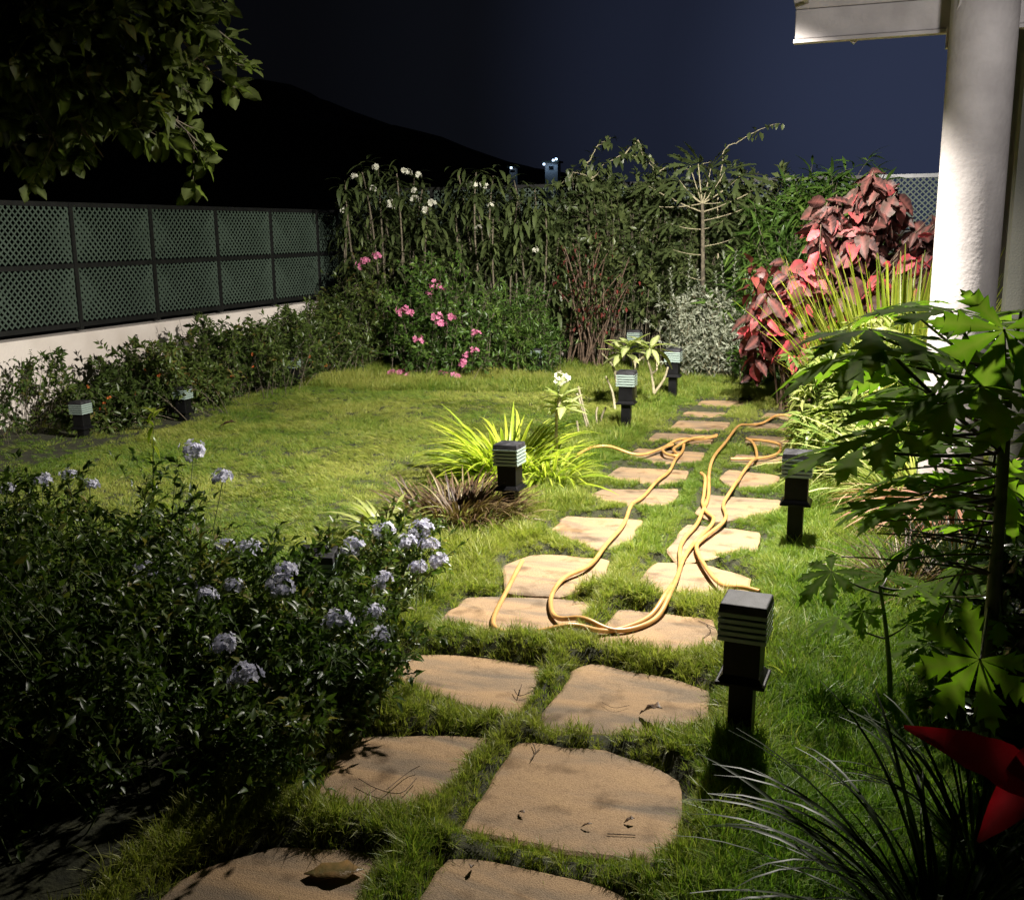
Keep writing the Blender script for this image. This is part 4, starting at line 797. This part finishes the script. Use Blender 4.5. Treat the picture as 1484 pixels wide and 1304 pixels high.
LV = [L(1378, 452, 3.1, -.6, .5, .15, .22), L(1264, 508, 2.9, -.9, .2, -.05, .25), L(1355, 585, 2.75, -1, .1, -.05, .27, .9), L(1330, 560, 3.2, -.7, .7, -.05, .2, .85), L(1455, 478, 2.8, -.2, -.5, -.7, .19, .95, (0, -1, .4)),
 L(1480, 452, 2.9, .3, .6, .1, .2), L(1345, 720, 2.9, -.9, -.1, -.12, .22, .7), L(1250, 650, 3.0, -1, .2, .05, .21, .8), L(1300, 625, 2.8, -.8, -.5, -.1, .2, .85), L(1420, 560, 2.6, -.5, -.8, -.1, .2, .9),
 L(1440, 470, 3.4, -.2, 1, .1, .22), L(1400, 640, 3.3, -.5, .6, 0, .18, .8), L(1370, 690, 3.3, -.9, .4, 0, .15, .75), L(1500, 600, 2.7, .5, -.6, 0, .22, .9), L(1420, 955, 2.35, -.5, -.2, -.75, .15, .45, (-.3, -1, .5)), L(1405, 520, 3.0, -.7, .2, -.5, .16, .9, (-.6, -.3, .7)), L(1310, 440, 3.25, -.7, .4, -.2, .16, .95)]
for q_ in range(9):
    LV.append(L(random.uniform(1250, 1500), random.uniform(470, 700), random.uniform(2.6, 3.5), random.uniform(-1, .3), random.uniform(-.5, .8), random.uniform(-.35, .1), random.uniform(.15, .22), random.uniform(.7, 1)))
for (x_, y_) in ((1350, 930), (1440, 960), (1470, 820), (1400, 820), (1340, 860), (1465, 1000), (1390, 760), (1330, 790), (1440, 800), (1380, 870), (1450, 900), (1300, 730), (1420, 700)):
    LV.append(L(x_, y_, random.uniform(2.9, 3.6), random.uniform(-1, .2), random.uniform(-.3, .6), random.uniform(-.4, .0), random.uniform(.12, .18), random.uniform(.45, .75)))
pp = papaya('papaya_plant', 'large papaya plant with jagged leaves spreading from the right edge', bs, tp3, LV, G['papaya'], trunk_r=.024)
# bare old petioles sticking out of the trunk
n = 22; a = Acc(); t_ = RNG.uniform(.50, .85, n)[:, None]; q = bs*(1-t_)+tp3*t_; d_ = nrm(np.c_[-np.abs(RNG.normal(size=n))-.4, RNG.normal(size=n)*.8, RNG.normal(size=n)*.18]); e_ = q+d_*RNG.uniform(.15, .42, (n, 1)); V, F = tubes(bez(q, (q+e_)/2+[0, 0, .015], e_, 5)-bs, np.linspace(.0036, .0022, 5), 5); a.add(V, F); a.build('petiole', redstem, pp)
b2 = gr(1290, 1035); b2[2] = 0; t2 = at(1275, 850, b2[1])
papaya('young_papaya', 'young papaya with bright green leaf in front of the strappy clump', b2, t2, [L(1205, 828, b2[1]-.05, -.6, -.5, -.45, .13, .95, (-.5, -.6, .7)), L(1285, 838, b2[1]+.1, -.2, .3, .1, .15, 1), L(1330, 850, b2[1], .6, .2, -.1, .16, 1), L(1250, 885, b2[1], -.5, -.3, -.5, .09, .8, (-.5, -.5, .6)), L(1315, 905, b2[1], .5, .3, .3, .07, .6), L(1215, 895, b2[1], -.9, .1, -.1, .11, .6), L(1370, 860, b2[1]+.1, .6, .4, 0, .14, .95)], G['papaya'], trunk_r=.010)
# back papaya
b3 = at(1018, 480, 11.9); b3[2] = 0; t3 = at(1018, 295, 11.9)
PB = [papaya_leaf(G['back'], k+20, droop=d, wid=.62) for k, d in ((1, .3), (2, .5))]
def LB(px, py, dx, dz, s=.36, t=1., Y=11.9): return (at(px, py, Y), (dx, random.uniform(-.5, .5), dz), (random.uniform(-.3, .3), -.45, 1), s*.9, t)
papaya('papaya_tree', 'small papaya tree standing against the far fence under the sky', b3, t3, [LB(1012, 238, -.1, .5, .42), LB(985, 262, -.7, .2, .42), LB(1050, 250, .6, .3, .38), LB(1072, 256, .9, .1, .42), LB(1035, 270, .5, -.2, .3), LB(955, 300, -.9, .1, .3), LB(972, 325, -.8, -.2, .28, .85), LB(1085, 300, .9, -.1, .3, .9), LB(975, 362, -.9, -.1, .26, .7), LB(1000, 240, -.3, .3, .36, 1, 12.1), LB(1060, 290, .8, -.2, .28), LB(995, 275, -.6, .1, .34, 1, 11.8), LB(1030, 245, .2, .5, .36, 1, 12.0), LB(1095, 275, .9, .0, .34, .95), LB(940, 270, -.9, .1, .34, .95), LB(965, 282, -.8, -.1, .34, .95, 12.1), LB(1048, 320, .7, -.3, .28, .85), LB(985, 395, -.8, -.1, .25, .55), LB(1065, 345, .8, -.2, .28, .75)], G['back'], trunk_r=.034, meshes=PB, stemm=bark, petm=palebark)
# -------------------------------- red copperleaf
RL = [tpl_quilt(12, w, f, d, wv) for w, f, d, wv in ((.62, .10, .35, .2), (.68, .2, .6, .3), (.58, -.08, .7, -.3), (.66, .25, .2, .35), (.52, .3, .5, .2), (.64, -.1, .3, .35))]
rb = np.array([-.55, 9.25, 0]); rp = thing('red_leaf_plant', 'tall shrub with big red and bronze leaves beside the column', 'shrub', rb)
outl = []
def rgn(n, x0, x1, y0, y1, Y0, Y1): 
    for _ in range(n): outl.append(at(random.uniform(x0, x1), random.uniform(y0, y1), random.uniform(Y0, Y1)))
rgn(5, 1245, 1290, 244, 266, 9.0, 9.3); rgn(8, 1240, 1300, 262, 295, 9.0, 9.3); rgn(5, 1310, 1355, 330, 370, 8.9, 9.2); rgn(14, 1185, 1300, 290, 345, 8.8, 9.4); rgn(6, 1190, 1215, 275, 300, 9, 9.2); rgn(14, 1190, 1340, 330, 390, 8.7, 9.4); rgn(16, 1150, 1345, 390, 440, 8.6, 9.3); rgn(8, 1310, 1362, 310, 400, 9.0, 9.4); rgn(14, 1100, 1220, 410, 470, 8.7, 9.3); rgn(12, 1088, 1180, 455, 515, 8.8, 9.3); rgn(10, 1140, 1210, 365, 430, 8.8, 9.2); rgn(6, 1290, 1345, 400, 450, 8.6, 9.1); rgn(10, 1190, 1330, 430, 520, 8.6, 9.3)
tipR = np.array(outl); n = len(tipR); b0 = np.tile(rb, (n, 1))+np.c_[RNG.normal(size=(n, 2))*.12, np.zeros(n)]; mid = b0*.5+tipR*.5; mid[:, 2] += .25; C = bez(b0, mid, tipR, 8); a = Acc(); V, F = tubes(C-rb, np.linspace(.012, .004, 8), 5); a.add(V, F); a.build('stem', redstem, rp)
k = 7; s2 = np.repeat(np.arange(n), k); th = np.tile(np.arange(k)*2.4, n)+np.repeat(RNG.random(n)*6, k); D = nrm(np.stack([np.cos(th), np.sin(th)-.35, RNG.uniform(-1.5, .25, n*k)], 1)+rnd(n*k, .25)); P = tipR[s2]+np.c_[np.zeros((n*k, 2)), -np.tile(np.arange(k)*.035, n)]+D*.03
fr_ = np.linalg.norm(P-CAM, axis=1); leafobjs(rp, meshes_of(RL, G['red']), P, D, RNG.uniform(.11, .215, n*k)*np.where(np.tile(np.arange(k), n) > 4, .9, 1), spin=RNG.normal(size=n*k)*.7, limit=300, mat=G['red'], tpls=RL)
a = Acc(); k = 900; P = np.vstack([at(random.uniform(1085, 1350), random.uniform(380, 530), random.uniform(9.2, 9.6)) for _ in range(k)]); leaves(a, tpl_leaf(3, .6, .1, .5, .4), P-rb, nrm(rnd(k)+[0, 0, -.5]), RNG.uniform(.08, .14, k)); a.build('foliage', G['maroon'], rp, kind='stuff')
# -------------------------------- strap-leaved clumps
def clump(name, label, cat, base, n, L_, wid, mat, up=(.3, 1.2), droop=(.4, 1.), parts=True, rad=.05, group=None, bias=(0, 0, 0), nseg=8, limit=300):
    base = np.array(base, float); r = thing(name, label, cat, base, group); tps = [tpl_strap(nseg, wid, d) for d in np.linspace(*droop, 5)]
    th = RNG.random(n)*6.283; D = nrm(np.stack([np.cos(th), np.sin(th), RNG.uniform(*up, n)], 1)+np.array(bias)); P = base+np.stack([np.cos(th)*rad*RNG.random(n), np.sin(th)*rad*RNG.random(n), np.zeros(n)], 1); s = L_*RNG.uniform(.6, 1.1, n)
    if parts: leafobjs(r, meshes_of(tps, mat, 'blade'), P, D, s, spin=RNG.normal(size=n)*.25, name='blade', limit=limit, mat=mat, tpls=tps)
    else:
        a = Acc()
        for q in range(5): m = np.arange(n) % 5 == q; leaves(a, tps[q], P[m]-base, D[m], s[m], spin=RNG.normal(size=m.sum())*.3)
        a.build('blades', mat, r, kind='stuff')
    return r
p = gr(735, 702); clump('spider_plant', 'lime green spider plant with arching blades behind the middle bollard', 'spider plant', p+[-.02, .05, 0], 180, .62, .040, G['lime'], (.5, 2.2), (.4, 1.), rad=.14)
p = gr(795, 705); clump('spider_plant', 'smaller lime green spider plant right of the middle bollard', 'spider plant', p+[.0, -.02, 0], 110, .48, .040, G['lime'], (.4, 1.8), (.5, 1.15), rad=.10)
p = gr(665, 762); clump('bronze_grass', 'low clump of brown and purple blades in front of the spider plant', 'plant', p, 1100, .34, .030, G['brown'], (.3, 2.6), (.5, 1.1), parts=False, rad=.30)
p = gr(566, 790); clump('variegated_plant', 'small striped cream and green rosette on the lawn edge', 'plant', p+[-.02, .0, 0], 70, .38, .09, G['pale'], (.6, 2.4), (.6, 1.3), rad=.03)
p = gr(598, 838); clump('variegated_plant', 'striped rosette among the blue flowers beside the path', 'plant', p, 40, .17, .11, G['pale'], (.3, 1.4), (.6, 1.2), rad=.08)
# right-hand group beside the column
p = np.array([.10, 7.3, 0]); clump('upright_spiky_plant', 'tall lime spikes standing up in front of the red plant', 'plant', p, 340, 1.42, .020, G['lime'], (1.3, 6), (.04, .30), rad=.30, bias=(-.1, 0, 0))
bush('variegated_bush', 'bushy plant of pale curled leaves beside the path end', 'bush', (-.05, 6.9, 0), [((-.22, 6.9, .62), (.34, .35, .26), 1.4), ((-.02, 6.9, .85), (.30, .3, .25), 1.2), ((-.30, 6.7, .30), (.24, .3, .26), 1), ((.2, 6.6, .5), (.35, .35, .4), 1)], 150, 12, .075, G['pale'], tpl=tpl_leaf(3, .30, .15, .9, .4), stem=greenstem, stem_r=.004, spread=.15, sub=5, sublen=.13, nbase=2)
p = np.array([.28, 6.25, .35]); clump('drooping_grass', 'fountain of pale striped drooping blades at the column foot', 'plant', (.22, 6.2, 0), 260, .85, .016, G['pale'], (.9, 2.4), (.5, 1.1), parts=False, rad=.16, bias=(-.35, -.1, 0))
p = np.array([.26, 5.35, .02]); clump('dried_fronds', 'heap of reddish dry fronds at the edge of the grass', 'plant', p+[.05, .15, .25], 150, .48, .022, G['dry'], (-.35, .25), (.1, .45), parts=False, rad=.12, bias=(-.9, -.15, -.1))
clump('grassy_plant', 'tufted plant of thin arching blades right of the bollard by the hose', 'plant', (.15, 4.62, 0), 190, .40, .014, G['brown'], (.4, 2.4), (.4, 1.), parts=False, rad=.08)
clump('grassy_plant', 'green tuft of thin blades under the papaya leaves', 'plant', (.36, 4.8, 0), 160, .52, .014, G['strap'], (.8, 3), (.3, .9), parts=False, rad=.1)
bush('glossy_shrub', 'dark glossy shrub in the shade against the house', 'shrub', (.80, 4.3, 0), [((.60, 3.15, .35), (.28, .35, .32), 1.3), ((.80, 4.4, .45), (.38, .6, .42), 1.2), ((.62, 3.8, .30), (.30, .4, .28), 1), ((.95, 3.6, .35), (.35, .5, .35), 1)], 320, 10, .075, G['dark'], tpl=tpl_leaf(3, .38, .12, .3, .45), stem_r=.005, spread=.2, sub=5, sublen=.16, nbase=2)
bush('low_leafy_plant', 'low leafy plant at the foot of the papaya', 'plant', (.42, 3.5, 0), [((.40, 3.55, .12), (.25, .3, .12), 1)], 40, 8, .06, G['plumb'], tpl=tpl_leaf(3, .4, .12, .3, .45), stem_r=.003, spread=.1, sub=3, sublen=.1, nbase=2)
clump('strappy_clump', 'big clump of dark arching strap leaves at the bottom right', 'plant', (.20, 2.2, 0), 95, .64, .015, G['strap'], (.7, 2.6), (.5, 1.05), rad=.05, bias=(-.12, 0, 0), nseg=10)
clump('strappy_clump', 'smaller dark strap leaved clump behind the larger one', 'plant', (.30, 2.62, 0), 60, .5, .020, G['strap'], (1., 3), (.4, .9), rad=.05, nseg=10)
# crimson cordyline whose leaves enter from the right
cb = np.array([at(1560, 1180, 1.75)[0], 1.75, 0]); cr2 = thing('crimson_cordyline', 'cordyline with crimson leaves reaching in at the right edge', 'plant', cb)
V, F = tubes(bez([cb], [cb+[0, 0, .3]], [cb+[0, 0, .62]], 6)-cb, .012, 8); Acc().add(V, F).build('stem', bark, cr2)
tt_ = [tpl_leaf(14, .27, .16, .25, .45, wave=.12)]; ms_ = meshes_of(tt_, G['cord'])
for (tip, st, s) in (((1366, 1036), (1570, 1185), None), ((1420, 1222), (1570, 1030), None), ((1600, 950), (1570, 1100), None)):
    p0 = at(*st, 1.72); p1 = at(*tip, 1.62); leafobjs(cr2, ms_, [p0], [p1-p0], np.linalg.norm(p1-p0), spin=np.array([.75]))
# -------------------------------- small frangipanis on the lawn
FT = [tpl_leaf(5, .30, .15, d, .55) for d in (.1, .35, .6)]; fm = meshes_of(FT, G['fran'])
def frangi(label, base, branches, heads, nl=11, ls=.22, flw=None, group=None):
    b = np.array(base); r = thing('frangipani', label, 'frangipani', b, group); a = Acc()
    for ln in branches: c = smooth_curve(ln, 4); V, F = tubes(c[None]-b, np.linspace(.014, .009, len(c)), 6); a.add(V, F)
    a.build('branch', palebark, r)
    for h in heads:
        h = np.array(h); th = np.arange(nl)*2.4+random.random()*6; D = np.stack([np.cos(th), np.sin(th), RNG.uniform(-.15, 1.1, nl)], 1); leafobjs(r, fm, np.tile(h, (nl, 1))+[0, 0, -.01], D, ls*RNG.uniform(.7, 1.1, nl))
    if flw: flowers(r, 'cream', flw, 'flower', .9)
Yf = 8.9; q = lambda x, y, Y=Yf: at(x, y, Y)
frangi('young frangipani with two leafy heads and bare forked branches', gr(921, 588), [[gr(921, 588), q(920, 545), q(920, 522)], [q(920, 530), q(912, 505)], [q(920, 526), q(935, 515), q(942, 505)], [q(948, 570), q(944, 540), q(937, 518)], [q(944, 542), q(952, 534), q(949, 520)], [q(948, 570), q(962, 550), q(968, 532)], [q(895, 560), q(888, 530), q(872, 512)], [q(912, 552), q(890, 536)], [gr(892, 600), q(888, 570), q(878, 545)]], [q(913, 500), q(943, 504), q(905, 512)], 12, .26)
Yg = 6.3
frangi('small frangipani with cream flowers behind the spider plant', gr(805, 660+30), [[gr(806, 690), at(806, 640, Yg), at(807, 600, Yg), at(812, 578, Yg)], [at(815, 560, Yg), at(808, 585, Yg)]], [at(812, 575, Yg), at(818, 590, Yg)], 13, .18, [at(812, 545, Yg), at(820, 548, Yg), at(822, 560, Yg), at(808, 552, Yg)])
a = Acc(); sb = gr(858, 630)
for ln in ([(858, 630), (848, 600), (838, 560)], [(848, 598), (842, 585)], [(866, 622), (864, 600), (866, 590)], [(870, 622), (872, 604), (878, 590)], [(840, 640), (836, 610)], [(852, 625), (843, 590), (836, 570)]):
    g0 = gr(*ln[0]); c = smooth_curve([g0]+[at(x, y, g0[1]) for x, y in ln[1:]], 4); V, F = tubes(c[None], .009, 6); a.add(V, F)
tag(a.build('bare_sticks', palebark), 'bare pale cut sticks standing in the grass left of the path', 'sticks')
# ================================================================== FAR HILLSIDE HOUSES
def farhouse(label, px, py, dist, w, h, lights, power):
    d = FW+RT*(px-742)/FPX-UP*(py-652)/FPX; p = CAM+d*dist; gz = float(hillf(np.array([p[0]]), np.array([p[1]]))[0]); b = np.array([p[0], p[1], gz-.5]); hh = p[2]+h/2-b[2]
    r = thing('hillside_house', label, 'house', b, 'lit houses on the far hill')
    box(-w/2, w/2, 0, w*.8, 0, hh).build('wall', paint, r, False); box(-w/2-.3, w/2+.3, -.5, w*.8+.3, hh+.005, hh+.25).build('roof', hillm, r, False)
    wn = box(-.35, .35, -.04, -.003, hh-h*.75, hh-h*.35).build('window', black, r, False)
    for (lx, lz) in lights:
        o = box(lx-.13, lx+.13, -.75, -.55, hh+lz-.13, hh+lz+.13).build('lamp', bulb, r, False)
        l = bpy.data.lights.new('house_lamp', 'POINT'); l.energy = power; l.color = (.35, .62, 1.); l.shadow_soft_size = .2; lo = bpy.data.objects.new('house_lamp', l); S.collection.objects.link(lo); lo.parent = r; lo.location = (lx, -1.1, hh+lz)
bulb, t, b = mat_new('cold_lamp'); b.inputs['Emission Color'].default_value = (.65, .82, 1, 1); b.inputs['Emission Strength'].default_value = 3.
farhouse('tiny house lit blue on the dark hill, right one of two', 799, 243, 150, 1.9, 1.3, [(-.9, -.2), (.5, .3), (.95, .45)], 26)
farhouse('tiny blue glowing house on the dark hill, left one of two', 743, 248, 150, .9, .8, [(0, .0)], 8)
